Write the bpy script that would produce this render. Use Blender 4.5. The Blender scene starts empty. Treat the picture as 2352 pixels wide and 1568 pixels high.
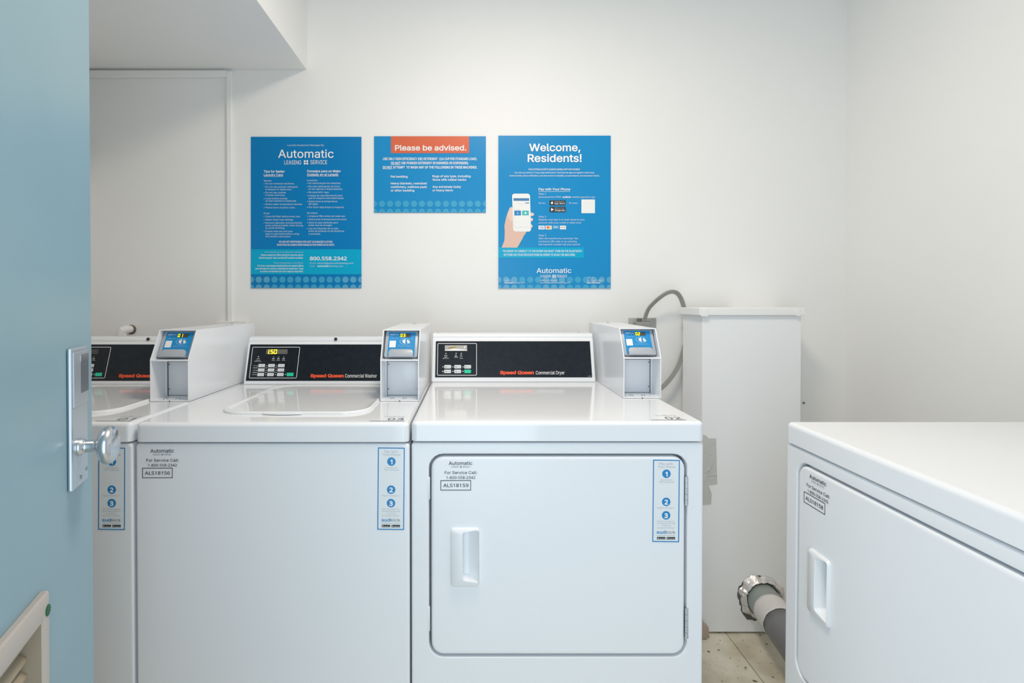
import bpy, bmesh, math, random
from mathutils import Vector
from mathutils.geometry import delaunay_2d_cdt
random.seed(7)
R = math.radians
C = bpy.context.scene.collection
S = bpy.context.scene

# ------------------------------------------------------------------ camera
FPX, CAMZ, PITCH = 1250.0, 1.20, R(0.6)
VPX, HOR = 1085.0, 687.0
PPY = HOR + FPX * math.tan(PITCH)
cam_d = bpy.data.cameras.new('camera')
cam_d.sensor_width = 36.0
cam_d.lens = FPX / 2352 * 36.0
cam_d.shift_x = (1176 - VPX) / 2352
cam_d.shift_y = -(784 - PPY) / 2352
cam_d.clip_start = 0.02
cam = bpy.data.objects.new('camera', cam_d)
cam.location = (0, 0, CAMZ)
cam.rotation_euler = (math.pi / 2 - PITCH, 0, 0)
C.objects.link(cam)
S.camera = cam

# ------------------------------------------------------------------ exposure, world, lights
S.view_settings.view_transform = 'Standard'
S.view_settings.look = 'None'
S.view_settings.gamma = 1.0
S.view_settings.use_curve_mapping = False
S.view_settings.exposure = 0.10
S.cycles.use_denoising = True
S.cycles.max_bounces = 14
S.cycles.diffuse_bounces = 8

w = bpy.data.worlds.new('world')
S.world = w
w.use_nodes = True
wb = w.node_tree.nodes['Background']
wb.inputs[0].default_value = (0.80, 0.90, 1.0, 1)
wb.inputs[1].default_value = 0.50


def lamp(name, kind, loc, rot, energy, color, **kw):
    l = bpy.data.lights.new(name, kind)
    l.energy = energy
    l.color = color
    for k, v in kw.items():
        setattr(l, k, v)
    o = bpy.data.objects.new(name, l)
    o.location = loc
    o.rotation_euler = rot
    C.objects.link(o)
    return o


# warm lamp under the ceiling, with the cut-off of its shade
lamp('ceiling_lamp', 'AREA', (0.15, 1.0, 2.44), (0, 0, 0), 16.0, (1.0, 0.865, 0.725),
     shape='DISK', size=0.42)
# daylight that comes in through the open doorway the camera stands in
lamp('doorway_daylight', 'AREA', (-0.06, -0.36, 0.98), (R(90), 0, 0), 12.0, (0.75, 0.89, 1.0),
     shape='RECTANGLE', size=0.8, size_y=1.7)


# ------------------------------------------------------------------ pixel <-> place
UP = Vector((0, math.sin(PITCH), math.cos(PITCH)))
FW = Vector((0, math.cos(PITCH), -math.sin(PITCH)))
EYE = Vector((0, 0, CAMZ))


def ray(px, py):
    return Vector((1, 0, 0)) * ((px - VPX) / FPX) + UP * ((PPY - py) / FPX) + FW


def hit(px, py, o, n):
    d = ray(px, py)
    t = (Vector(o) - EYE).dot(n) / d.dot(n)
    return EYE + d * t


def at(px, py, D):
    return hit(px, py, (0, D, 0), Vector((0, 1, 0)))


class Surf:
    """a flat surface measured from the photograph: (px, py) -> point on it, lifted along the normal"""
    def __init__(self, o, n):
        self.o, self.n = Vector(o), Vector(n).normalized()

    def __call__(self, a, b, lift=0.0):
        return hit(a, b, self.o + self.n * 0, self.n) + self.n * lift


class Flat:
    """surface with its own axes: (a, b) in metres along u and v"""
    def __init__(self, o, u, v, n, k=1.0):
        self.o, self.u, self.v, self.n, self.k = Vector(o), Vector(u), Vector(v), Vector(n), k

    def __call__(self, a, b, lift=0.0):
        return self.o + self.u * (a * self.k) + self.v * (b * self.k) + self.n * lift


# ------------------------------------------------------------------ materials
MATS = {}


def mat(name, col, rough=0.5, metal=0.0, spec=0.5, emit=None, estr=1.0, bump=None, vary=None, coat=0.0):
    if name in MATS:
        return MATS[name]
    m = bpy.data.materials.new(name)
    m.use_nodes = True
    nt = m.node_tree
    b = nt.nodes['Principled BSDF']
    b.inputs['Base Color'].default_value = (*col, 1)
    b.inputs['Roughness'].default_value = rough
    b.inputs['Metallic'].default_value = metal
    b.inputs['Specular IOR Level'].default_value = spec
    b.inputs['Coat Weight'].default_value = coat
    if emit:
        b.inputs['Emission Color'].default_value = (*emit, 1)
        b.inputs['Emission Strength'].default_value = estr
    if bump or vary:
        tc = nt.nodes.new('ShaderNodeTexCoord')
        nz = nt.nodes.new('ShaderNodeTexNoise')
        nt.links.new(tc.outputs['Object'], nz.inputs['Vector'])
        nz.inputs['Detail'].default_value = 4
        if bump:
            nz.inputs['Scale'].default_value = bump[0]
            bp = nt.nodes.new('ShaderNodeBump')
            bp.inputs['Strength'].default_value = bump[1]
            bp.inputs['Distance'].default_value = bump[2]
            nt.links.new(nz.outputs['Fac'], bp.inputs['Height'])
            nt.links.new(bp.outputs['Normal'], b.inputs['Normal'])
        if vary:
            n2 = nt.nodes.new('ShaderNodeTexNoise')
            n2.inputs['Scale'].default_value = vary[0]
            n2.inputs['Detail'].default_value = 5
            nt.links.new(tc.outputs['Object'], n2.inputs['Vector'])
            cr = nt.nodes.new('ShaderNodeValToRGB')
            cr.color_ramp.elements[0].position = vary[2] if len(vary) > 2 else 0.35
            cr.color_ramp.elements[1].position = vary[3] if len(vary) > 3 else 0.65
            cr.color_ramp.elements[0].color = (*vary[1], 1)
            cr.color_ramp.elements[1].color = (*col, 1)
            nt.links.new(n2.outputs['Fac'], cr.inputs['Fac'])
            nt.links.new(cr.outputs['Color'], b.inputs['Base Color'])
    MATS[name] = m
    return m


WALL = mat('wall_paint', (0.875, 0.872, 0.858), 0.55, spec=0.3, bump=(60, 0.06, 0.002), vary=(2.2, (0.86, 0.857, 0.842)))
TRIMM = mat('trim_paint', (0.87, 0.87, 0.855), 0.4, bump=(40, 0.05, 0.002))
CHASE = mat('chase_paint', (0.87, 0.88, 0.885), 0.45, spec=0.3, bump=(50, 0.05, 0.002))
ENAMEL = mat('white_enamel', (0.84, 0.86, 0.89), 0.10, bump=(260, 0.02, 0.0005))
ENAMELF = mat('white_enamel_side', (0.84, 0.86, 0.89), 0.28, bump=(260, 0.03, 0.0005))
PLASTIC = mat('white_plastic', (0.84, 0.86, 0.885), 0.34)
SHEET = mat('white_sheet_metal', (0.84, 0.86, 0.89), 0.22)
BLACK = mat('black_panel', (0.006, 0.010, 0.016), 0.30, spec=0.32, bump=(900, 0.12, 0.0005), vary=(60, (0.010, 0.015, 0.022)))
DARK = mat('dark_gap', (0.01, 0.01, 0.011), 0.7)
WHITEINK = mat('white_ink', (0.88, 0.88, 0.88), 0.5)
PALEINK = mat('pale_blue_ink', (0.42, 0.62, 0.76), 0.5)
SOFTINK = mat('soft_white_ink', (0.62, 0.75, 0.84), 0.5)
BLACKINK = mat('black_ink', (0.02, 0.025, 0.03), 0.5)
GREYINK = mat('grey_ink', (0.42, 0.46, 0.50), 0.5)
MIDINK = mat('mid_grey_ink', (0.16, 0.19, 0.22), 0.5)
BLUEINK = mat('sticker_blue', (0.012, 0.24, 0.56), 0.4)
REDINK = mat('orange_red_ink', (0.86, 0.095, 0.03), 0.5)
KEYW = mat('key_white', (0.72, 0.75, 0.77), 0.4)
KEYG = mat('key_green', (0.015, 0.62, 0.36), 0.4)
YEL = mat('lit_segment', (0.9, 0.8, 0.02), 0.5, emit=(1.0, 0.86, 0.01), estr=0.75)
DIM = mat('display_window', (0.065, 0.06, 0.055), 0.35)
DIMSEG = mat('unlit_segment', (0.16, 0.15, 0.14), 0.5)
PBLUE = mat('poster_blue', (0.006, 0.262, 0.58), 0.3, spec=0.35)
PBLUED = mat('poster_dark_blue', (0.0, 0.20, 0.50), 0.3, spec=0.3)
PCYAN = mat('poster_cyan', (0.0, 0.39, 0.63), 0.3, spec=0.3)
PDOT = mat('poster_dot', (0.045, 0.36, 0.60), 0.32)
PDOT2 = mat('poster_pale_dot', (0.10, 0.38, 0.60), 0.32)
PORANGE = mat('poster_orange', (0.70, 0.13, 0.055), 0.32)
PAPER = mat('paper_white', (0.85, 0.85, 0.84), 0.5)
SKIN = mat('printed_skin', (0.75, 0.50, 0.40), 0.45)
SKINL = mat('printed_skin_light', (0.80, 0.60, 0.51), 0.45)
TEAL = mat('printed_teal', (0.05, 0.50, 0.50), 0.45)
LGREY = mat('printed_light_grey', (0.70, 0.72, 0.74), 0.45)
DOORM = mat('blue_door_paint', (0.235, 0.375, 0.445), 0.33, bump=(22, 0.06, 0.003), vary=(5, (0.225, 0.362, 0.43)))
CHROME = mat('satin_chrome', (0.62, 0.65, 0.68), 0.24, metal=1.0)
STEEL = mat('brushed_steel', (0.58, 0.64, 0.69), 0.35, metal=0.85)
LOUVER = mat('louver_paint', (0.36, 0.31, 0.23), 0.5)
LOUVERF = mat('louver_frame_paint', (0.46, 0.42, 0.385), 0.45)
GREEN = mat('green_dot', (0.005, 0.10, 0.035), 0.5)
BEZEL = mat('reader_grey', (0.42, 0.45, 0.49), 0.35)
RBLUE = mat('reader_blue', (0.008, 0.27, 0.60), 0.35)
OUTLET = mat('outlet_steel', (0.40, 0.41, 0.39), 0.45, metal=0.6)
CORDM = mat('grey_cord', (0.30, 0.30, 0.285), 0.45)
CORDB = mat('cord_clamp', (0.16, 0.15, 0.11), 0.6)
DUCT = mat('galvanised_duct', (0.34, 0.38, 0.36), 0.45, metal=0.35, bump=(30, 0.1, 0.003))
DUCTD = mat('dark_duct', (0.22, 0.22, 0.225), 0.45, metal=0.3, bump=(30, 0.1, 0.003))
FOIL = mat('foil_tape', (0.72, 0.70, 0.68), 0.35, metal=0.45, bump=(55, 0.6, 0.006))
TAPEW = mat('pale_tape', (0.72, 0.70, 0.68), 0.38, bump=(28, 0.35, 0.004))
TAPE = mat('duct_tape', (0.60, 0.61, 0.59), 0.4, metal=0.15, bump=(38, 0.5, 0.005))
CARD = mat('cardboard', (0.46, 0.37, 0.30), 0.8, bump=(60, 0.3, 0.003))
RUST = mat('rust', (0.16, 0.12, 0.085), 0.9, bump=(140, 0.6, 0.004))


def floor_material():
    m = bpy.data.materials.new('old_vinyl_tile')
    m.use_nodes = True
    nt = m.node_tree
    N, L = nt.nodes, nt.links
    b = N['Principled BSDF']
    b.inputs['Roughness'].default_value = 0.4
    tc = N.new('ShaderNodeTexCoord')
    mp = N.new('ShaderNodeMapping')
    mp.inputs['Location'].default_value = (-0.912, -1.985, 0)
    L.new(tc.outputs['Object'], mp.inputs['Vector'])
    br = N.new('ShaderNodeTexBrick')
    br.offset = 0.0
    br.inputs['Scale'].default_value = 1.0
    br.inputs['Brick Width'].default_value = 0.305
    br.inputs['Row Height'].default_value = 0.305
    br.inputs['Mortar Size'].default_value = 0.0012
    br.inputs['Mortar Smooth'].default_value = 0.3
    br.inputs['Color1'].default_value = (0.74, 0.70, 0.585, 1)
    br.inputs['Color2'].default_value = (0.77, 0.735, 0.62, 1)
    br.inputs['Mortar'].default_value = (0.10, 0.085, 0.06, 1)
    L.new(mp.outputs['Vector'], br.inputs['Vector'])
    n1 = N.new('ShaderNodeTexNoise')
    n1.inputs['Scale'].default_value = 9
    n1.inputs['Detail'].default_value = 7
    L.new(tc.outputs['Object'], n1.inputs['Vector'])
    r1 = N.new('ShaderNodeValToRGB')
    r1.color_ramp.elements[0].position = 0.33
    r1.color_ramp.elements[0].color = (0.74, 0.70, 0.62, 1)
    r1.color_ramp.elements[1].position = 0.60
    r1.color_ramp.elements[1].color = (1, 1, 1, 1)
    L.new(n1.outputs['Fac'], r1.inputs['Fac'])
    mx = N.new('ShaderNodeMixRGB')
    mx.blend_type = 'MULTIPLY'
    mx.inputs['Fac'].default_value = 1
    L.new(br.outputs['Color'], mx.inputs['Color1'])
    L.new(r1.outputs['Color'], mx.inputs['Color2'])
    n2 = N.new('ShaderNodeTexNoise')
    n2.inputs['Scale'].default_value = 48
    n2.inputs['Detail'].default_value = 2
    L.new(tc.outputs['Object'], n2.inputs['Vector'])
    r2 = N.new('ShaderNodeValToRGB')
    r2.color_ramp.elements[0].position = 0.295
    r2.color_ramp.elements[0].color = (0.16, 0.14, 0.11, 1)
    r2.color_ramp.elements[1].position = 0.345
    r2.color_ramp.elements[1].color = (1, 1, 1, 1)
    L.new(n2.outputs['Fac'], r2.inputs['Fac'])
    m2 = N.new('ShaderNodeMixRGB')
    m2.blend_type = 'MULTIPLY'
    m2.inputs['Fac'].default_value = 1
    L.new(mx.outputs['Color'], m2.inputs['Color1'])
    L.new(r2.outputs['Color'], m2.inputs['Color2'])
    L.new(m2.outputs['Color'], b.inputs['Base Color'])
    return m


# ------------------------------------------------------------------ mesh building
def rr(x0, x1, y0, y1, r, n=5):
    """rounded rectangle outline, always 4*(n+1) points, so two of them bridge cleanly"""
    r = max(1e-5, min(r, (x1 - x0) / 2 - 1e-5, (y1 - y0) / 2 - 1e-5))
    out = []
    for cx, cy, a0 in ((x1 - r, y1 - r, 0), (x0 + r, y1 - r, 90), (x0 + r, y0 + r, 180), (x1 - r, y0 + r, 270)):
        for i in range(n + 1):
            a = R(a0 + 90 * i / n)
            out.append((cx + r * math.cos(a), cy + r * math.sin(a)))
    return out


CAPH = {}
FONT_CACHE = {}
try:        # the sans serif that ships inside Blender, if this build has it
    FONT = bpy.data.fonts.load(bpy.utils.system_resource('DATAFILES', path='fonts') + '/Inter.woff2')
except Exception:
    FONT = None
try:
    FONT_N = bpy.data.fonts.load(bpy.utils.system_resource('DATAFILES', path='fonts') + '/NotoSansMath-Regular.woff2')
except Exception:
    FONT_N = FONT


SHAPES = {}


def fill_shape(ls):
    pts, eds = [], []
    for l in ls:
        k0 = len(pts)
        pts += [Vector(p) for p in l]
        eds += [(k0 + i, k0 + (i + 1) % len(l)) for i in range(len(l))]
    v, e, f = delaunay_2d_cdt(pts, eds, [], 0, 1e-5)[:3]
    keep = []
    for t in f:
        cx, cy = sum(v[i][0] for i in t) / 3, sum(v[i][1] for i in t) / 3
        wn = 0
        for l in ls:
            for k in range(len(l)):
                (xa, ya), (xb, yb) = l[k - 1], l[k]
                if (ya > cy) != (yb > cy):
                    if cx < (xb - xa) * (cy - ya) / (yb - ya) + xa:
                        wn += 1 if yb > ya else -1
        if wn:
            keep.append(tuple(t))
    return [tuple(p) for p in v], keep


def glyphs(s, bold):
    """filled outlines of a line of type; every outline is filled on its own, so overlapping strokes stay solid"""
    key = (s, bold)
    if key in FONT_CACHE:
        return FONT_CACHE[key]
    cu = bpy.data.curves.new('t', 'FONT')
    cu.body = s
    cu.size = 1.0
    cu.resolution_u = 3
    cu.fill_mode = 'NONE'
    nd = sum(ch.isdigit() for ch in s)
    fo = FONT_N if nd * 3 > len(s) else FONT
    if fo:
        cu.font = fo
    o = bpy.data.objects.new('t', cu)
    C.objects.link(o)
    dg = bpy.context.evaluated_depsgraph_get()
    me = o.evaluated_get(dg).to_mesh()
    co = [(v.co.x, v.co.y) for v in me.vertices]
    nb = {}
    for e in me.edges:
        i, j = e.vertices
        nb.setdefault(i, []).append(j)
        nb.setdefault(j, []).append(i)
    o.evaluated_get(dg).to_mesh_clear()
    bpy.data.objects.remove(o)
    bpy.data.curves.remove(cu)
    seen, loops = set(), []
    for i in range(len(co)):
        if i in seen or i not in nb:
            continue
        lp, cur, prev = [i], i, None
        seen.add(i)
        while True:
            nx = [j for j in nb[cur] if j not in seen]
            if not nx:
                break
            cur = min(nx, key=lambda j: abs(j - cur)) if len(lp) == 1 and (cur + 1) in nx else nx[0]
            if len(lp) == 1 and (i + 1) in nx:
                cur = i + 1
            seen.add(cur)
            lp.append(cur)
        if len(lp) > 2:
            loops.append([co[k] for k in lp])

    def area(l):
        return sum(l[k - 1][0] * l[k][1] - l[k][0] * l[k - 1][1] for k in range(len(l))) / 2

    ar = [area(l) for l in loops]
    if bold and loops:
        big = max(range(len(loops)), key=lambda k: abs(ar[k]))
        sg = 1 if ar[big] > 0 else -1
        for k, l in enumerate(loops):
            out = []
            n_ = len(l)
            for q in range(n_):
                a, p, c = Vector(l[q - 1]), Vector(l[q]), Vector(l[(q + 1) % n_])
                e, f = (p - a), (c - p)
                if e.length < 1e-7 or f.length < 1e-7:
                    out.append(tuple(p))
                    continue
                e.normalize()
                f.normalize()
                m = Vector((e.y, -e.x)) + Vector((f.y, -f.x))
                d = max(m.length / 2, .45)
                m = m.normalized() * (bold * sg / d) if m.length > 1e-6 else Vector((0, 0))
                out.append((p.x + m.x, p.y + m.y))
            loops[k] = out
    # outlines that touch are filled together (non-zero rule), each letter shape only once
    boxes = [(min(p[0] for p in l), max(p[0] for p in l), min(p[1] for p in l), max(p[1] for p in l)) for l in loops]
    order = sorted(range(len(loops)), key=lambda k: boxes[k][0])
    groups = []
    for k in order:
        if groups and boxes[k][0] < groups[-1][1] - 1e-4:
            groups[-1][0].append(k)
            groups[-1][1] = max(groups[-1][1], boxes[k][1])
        else:
            groups.append([[k], boxes[k][1]])
    vs, fs = [], []
    for ks, _x in groups:
        ox = boxes[ks[0]][0]
        ls = [[(p[0] - ox, p[1]) for p in loops[k]] for k in ks]
        sig = tuple((round(p[0], 4), round(p[1], 4)) for l in ls for p in l)
        if sig not in SHAPES:
            SHAPES[sig] = fill_shape(ls)
        gv, gf = SHAPES[sig]
        k0 = len(vs)
        vs += [(p[0] + ox, p[1], 0) for p in gv]
        fs += [tuple(k0 + t for t in f) for f in gf]
    FONT_CACHE[key] = (vs, fs)
    return vs, fs


class MB:
    def __init__(self):
        self.v, self.f, self.m, self.mats = [], [], [], []

    def mi(self, m):
        if m not in self.mats:
            self.mats.append(m)
        return self.mats.index(m)

    def add(self, vs, fs, m):
        k, i = len(self.v), self.mi(m)
        self.v += [Vector(p) for p in vs]
        for f in fs:
            self.f.append(tuple(k + a for a in f))
            self.m.append(i)
        return self

    def loft(self, rings, m, start=True, end=True, closed=True):
        n = len(rings[0])
        vs = [p for r in rings for p in r]
        fs = []
        for i in range(len(rings) - 1):
            for j in range(n if closed else n - 1):
                a, b = i * n + j, i * n + (j + 1) % n
                fs.append((a, b, b + n, a + n))
        if start:
            fs.append(tuple(range(n - 1, -1, -1)))
        if end:
            fs.append(tuple(range((len(rings) - 1) * n, len(rings) * n)))
        return self.add(vs, fs, m)

    def box(self, a, b, m, bev=0.0, seg=2):
        (x0, y0, z0), (x1, y1, z1) = [min(p, q) for p, q in zip(a, b)], [max(p, q) for p, q in zip(a, b)]
        bm = bmesh.new()
        bmesh.ops.create_cube(bm, size=1.0)
        for v in bm.verts:
            v.co = Vector((x0 + (v.co.x + .5) * (x1 - x0), y0 + (v.co.y + .5) * (y1 - y0), z0 + (v.co.z + .5) * (z1 - z0)))
        return self.take(bm, m, bev, seg)

    def take(self, bm, m, bev=0.0, seg=2, ang=25):
        if bev > 0:
            bm.normal_update()
            es = [e for e in bm.edges if len(e.link_faces) == 2 and e.calc_face_angle(0) > R(ang)]
            bmesh.ops.bevel(bm, geom=es, offset=bev, segments=seg, affect='EDGES', profile=0.5)
        bm.verts.ensure_lookup_table()
        bm.verts.index_update()
        vs = [v.co.copy() for v in bm.verts]
        fs = [tuple(v.index for v in f.verts) for f in bm.faces]
        bm.free()
        return self.add(vs, fs, m)

    def prism(self, poly, vec, m, bev=0.0, seg=2):
        """closed polygon of 3-D points swept along vec"""
        bm = bmesh.new()
        vec = Vector(vec)
        a = [bm.verts.new(Vector(p)) for p in poly]
        b = [bm.verts.new(Vector(p) + vec) for p in poly]
        n = len(a)
        bm.faces.new(a)
        bm.faces.new(b[::-1])
        for i in range(n):
            bm.faces.new((a[i], b[i], b[(i + 1) % n], a[(i + 1) % n]))
        bmesh.ops.recalc_face_normals(bm, faces=bm.faces)
        return self.take(bm, m, bev, seg)

    def tube(self, pts, r, m, n=12, caps=True):
        pts = [Vector(p) for p in pts]
        rs = r if isinstance(r, (list, tuple)) else [r] * len(pts)
        rings = []
        prev = None
        for i, p in enumerate(pts):
            t = (pts[min(i + 1, len(pts) - 1)] - pts[max(i - 1, 0)]).normalized()
            if prev is None:
                u = t.orthogonal().normalized()
            else:
                u = (prev - t * prev.dot(t)).normalized()
            prev = u
            w2 = t.cross(u)
            rings.append([p + (u * math.cos(2 * math.pi * k / n) + w2 * math.sin(2 * math.pi * k / n)) * rs[i] for k in range(n)])
        return self.loft(rings, m, caps, caps)

    def lathe(self, prof, o, axis, m, n=32):
        """prof: (radius, height along axis)"""
        axis = Vector(axis).normalized()
        u = axis.orthogonal().normalized()
        w2 = axis.cross(u)
        o = Vector(o)
        rings = [[o + axis * h + (u * math.cos(2 * math.pi * k / n) + w2 * math.sin(2 * math.pi * k / n)) * max(r, 1e-5)
                  for k in range(n)] for r, h in prof]
        return self.loft(rings, m, True, True)

    # ---- print on a surface
    def poly(self, sf, pts, m, lift=0.0004):
        return self.add([sf(a, b, lift) for a, b in pts], [tuple(range(len(pts)))], m)

    def rect(self, sf, x0, x1, y0, y1, m, lift=0.0004, r=0.0):
        pts = rr(x0, x1, y0, y1, r) if r else [(x0, y0), (x1, y0), (x1, y1), (x0, y1)]
        return self.poly(sf, pts, m, lift)

    def disc(self, sf, cx, cy, rx, m, lift=0.0004, ry=None, n=24, clip=None):
        ry = rx if ry is None else ry
        pts = [(cx + rx * math.cos(2 * math.pi * k / n), cy + ry * math.sin(2 * math.pi * k / n)) for k in range(n)]
        if clip:
            x0, x1, y0, y1 = clip
            pts = [(min(max(a, x0), x1), min(max(b, y0), y1)) for a, b in pts]
            out = []
            for p in pts:
                if not out or (abs(p[0] - out[-1][0]) + abs(p[1] - out[-1][1])) > 1e-6:
                    out.append(p)
            pts = out
            if len(pts) < 4:
                return self
        return self.poly(sf, pts, m, lift)

    def frame(self, sf, x0, x1, y0, y1, t, m, lift=0.0004, r=0.0, ty=None):
        ty = ty or t
        a = rr(x0, x1, y0, y1, max(r, 1e-4))
        b = rr(x0 + t, x1 - t, y0 + ty, y1 - ty, max(r - t, 1e-4))
        n = len(a)
        vs = [sf(p, q, lift) for p, q in a + b]
        return self.add(vs, [(i, (i + 1) % n, n + (i + 1) % n, n + i) for i in range(n)], m)

    def ellring(self, sf, cx, cy, rx, ry, t, m, lift=0.0004, n=28):
        vs = [sf(cx + (rx - t * q) * math.cos(2 * math.pi * k / n), cy + (ry - t * q) * math.sin(2 * math.pi * k / n), lift)
              for q in (0, 1) for k in range(n)]
        return self.add(vs, [(i, (i + 1) % n, n + (i + 1) % n, n + i) for i in range(n)], m)

    def text(self, sf, s, x0, x1, base, cap, m, lift=0.0007, bold=0.0, slant=0.0, ysign=-1):
        """s from x0 to x1, standing on the line base, capitals cap high"""
        vs, fs = glyphs(s, bold)
        if not vs:
            return self
        if bold not in CAPH:
            hv, _ = glyphs('H', bold)
            CAPH[bold] = max(q for _, q, _l in hv)
        gx0, gx1 = min(p[0] for p in vs), max(p[0] for p in vs)
        sx = (x1 - x0) / max(gx1 - gx0, 1e-6)
        sy = cap / CAPH[bold]
        return self.add([sf(x0 + (p - gx0) * sx + slant * q * sy, base + ysign * q * sy, lift + l_ * 4e-5) for p, q, l_ in vs], fs, m)

    def build(self, name, root=None, parent=None, smooth=True, angle=32, wn=False, base=None):
        o0 = base if base is not None else (Vector(root['base']) if root is not None else Vector((0, 0, 0)))
        me = bpy.data.meshes.new(name)
        me.from_pydata([v - o0 for v in self.v], [], self.f)
        for m in self.mats:
            me.materials.append(m)
        for p, i in zip(me.polygons, self.m):
            p.material_index = i
        bm = bmesh.new()
        bm.from_mesh(me)
        bmesh.ops.recalc_face_normals(bm, faces=bm.faces)
        bm.to_mesh(me)
        bm.free()
        if smooth:
            me.shade_smooth()
            me.set_sharp_from_angle(angle=R(angle))
        me.update()
        o = bpy.data.objects.new(name, me)
        C.objects.link(o)
        if parent is not None:
            o.parent = parent
        elif root is not None:
            o.parent = root
        if parent is None and root is None and base is not None:
            o.location = base
        if wn:
            md = o.modifiers.new('normals', 'WEIGHTED_NORMAL')
            md.keep_sharp = True
            md.weight = 80
        return o


def ink(sf_fn, name, root, parent=None, smooth=False):
    b = MB()
    sf_fn(b)
    return b.build(name, root, parent, smooth=smooth)


def thing(name, label, cat, base, group=None):
    o = bpy.data.objects.new(name, None)
    o.empty_display_size = 0.05
    o.location = base
    o['base'] = list(base)
    C.objects.link(o)
    o['label'] = label
    o['category'] = cat
    if group:
        o['group'] = group
    return o


def tag(o, label, cat, group=None):
    o['label'] = label
    o['category'] = cat
    if group:
        o['group'] = group
    return o


def spline(pts, n=6):
    out = []
    for i in range(len(pts) - 1):
        p0, p1, p2, p3 = pts[max(i - 1, 0)], pts[i], pts[i + 1], pts[min(i + 2, len(pts) - 1)]
        for k in range(n):
            t = k / n
            out.append(0.5 * ((2 * p1) + (p2 - p0) * t + (2 * p0 - 5 * p1 + 4 * p2 - p3) * t * t + (3 * p1 - p0 - 3 * p2 + p3) * t ** 3))
    out.append(pts[-1])
    return out


def structure(o, label=None):
    o['kind'] = 'structure'
    if label:
        o['label'] = label
    return o


# ------------------------------------------------------------------ the room
DW = 2.12                       # back wall
XL, XR, YF, ZC = -1.497, 1.452, 0.06, 2.47
OX0, OX1, OZ = -0.40, 1.38, 2.34        # doorway the camera stands in, widened and raised for softer, more even light

structure(MB().box((XL - .1, YF - .16, -.1), (XR + .1, DW + .1, 0), floor_material()).build('floor', smooth=False),
          'old off white vinyl tile floor with dirt specks')
structure(MB().box((XL - .1, YF - .16, ZC), (XR + .1, DW + .1, ZC + .1), WALL).build('ceiling', smooth=False))
structure(MB().box((XL - .1, DW, 0), (XR + .1, DW + .1, ZC), WALL).build('wall_back', smooth=False),
          'off white painted back wall behind the machines')
structure(MB().box((XL - .1, YF - .16, 0), (XL, DW, ZC), WALL).build('wall_left', smooth=False))
structure(MB().box((XR, YF - .16, 0), (XR + .1, DW, ZC), WALL).build('wall_right', smooth=False),
          'off white painted wall on the right')
wf = MB()
wf.box((XL, YF - .16, 0), (OX0, YF, ZC), WALL)
wf.box((OX1, YF - .16, 0), (XR, YF, ZC), WALL)
wf.box((OX0, YF - .16, OZ), (OX1, YF, ZC), WALL)
structure(wf.build('wall_front', smooth=False))

# soffit along the left wall
sc = at(705, 160, DW)
structure(MB().box((XL, YF, sc.z), (sc.x, DW, ZC), WALL, 0.004).build('ceiling_soffit', wn=True),
          'boxed white soffit under the ceiling along the left wall')

# flat trim frame on the back wall, left
a, b_ = at(523, 166, DW), at(538.5, 742, DW)
structure(MB().box((a.x, DW - .016, b_.z), (b_.x, DW, a.z), TRIMM, 0.004, 3).build('trim_1', wn=True),
          'white vertical trim strip on the back wall left of the posters')
c0, c1 = at(200, 164.5, DW), at(523.2, 180, DW)
structure(MB().box((XL, DW - .016, c1.z), (c1.x, DW, c0.z), TRIMM, 0.004, 3).build('trim_2', wn=True),
          'white horizontal trim strip under the soffit')
l0, l1 = at(497, 737, DW - .03), at(568, 762, DW - .03)
structure(MB().box((l0.x, DW - .035, l1.z), (l1.x, DW, l0.z), TRIMM, 0.003).build('trim_3', wn=True),
          'painted ledge block at the foot of the vertical trim')

# boxed-in chase on the right of the dryer
DCH = 1.94
k0, k1 = at(1613, 800, DCH), at(1840, 800, DCH)
kb = at(1568, 800, 2.06)
ctop = at(1700, 724, DCH).z
plan = [(k0.x, DCH), (k1.x, DCH), (k1.x, DW), (k0.x + .18, DW), (k0.x + .18, 2.06), (kb.x, 2.06)]
structure(MB().prism([(x, y, 0.007) for x, y in plan], (0, 0, ctop - .007), CHASE, 0.002).build('wall_chase', wn=True),
          'low white boxed pipe chase against the back wall')
cap = MB()
captop = at(1700, 706.5, DCH - .012).z
plan2 = [(k0.x - .016, DCH - .012), (k1.x + .006, DCH - .012), (k1.x + .006, DW), (k0.x + .18, DW), (k0.x + .18, 2.066), (kb.x - .014, 2.066)]
cap.prism([(x, y, ctop) for x, y in plan2], (0, 0, captop - ctop), TRIMM, 0.003)
w0, w1 = at(1611, 708, DCH - .016), at(1627, 726.5, DCH - .016)
cap.box((w0.x, DCH - .0165, w1.z), (w1.x, DCH - .009, w0.z), TRIMM, 0.002)
e0, e1 = at(1830, 706, DCH - .014), at(1839, 725.5, DCH - .014)
cap.box((e0.x, DCH - .015, e1.z), (e1.x, DCH - .010, e0.z), TRIMM, 0.001)
structure(cap.build('trim_4', wn=True), 'white moulding strip capping the pipe chase')

# ------------------------------------------------------------------ prints shared by the machines
FD = 1.27
front = Surf((0, FD, 0), (0, -1, 0))


class Shift:
    """the same print moved and scaled in photo pixels before it lands on its surface"""
    def __init__(self, sf, ox, oy, k, dx=0.0, dy=0.0, shx=0.0, shy=0.0, lift=0.0):
        self.a = (sf, ox, oy, k, dx, dy, shx, shy, lift)

    def __call__(self, a, b, lift=0.0):
        sf, ox, oy, k, dx, dy, shx, shy, l0 = self.a
        return sf(ox + a / k + dx + shx * b / k, oy + b / k + dy + shy * a / k, lift + l0)


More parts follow.
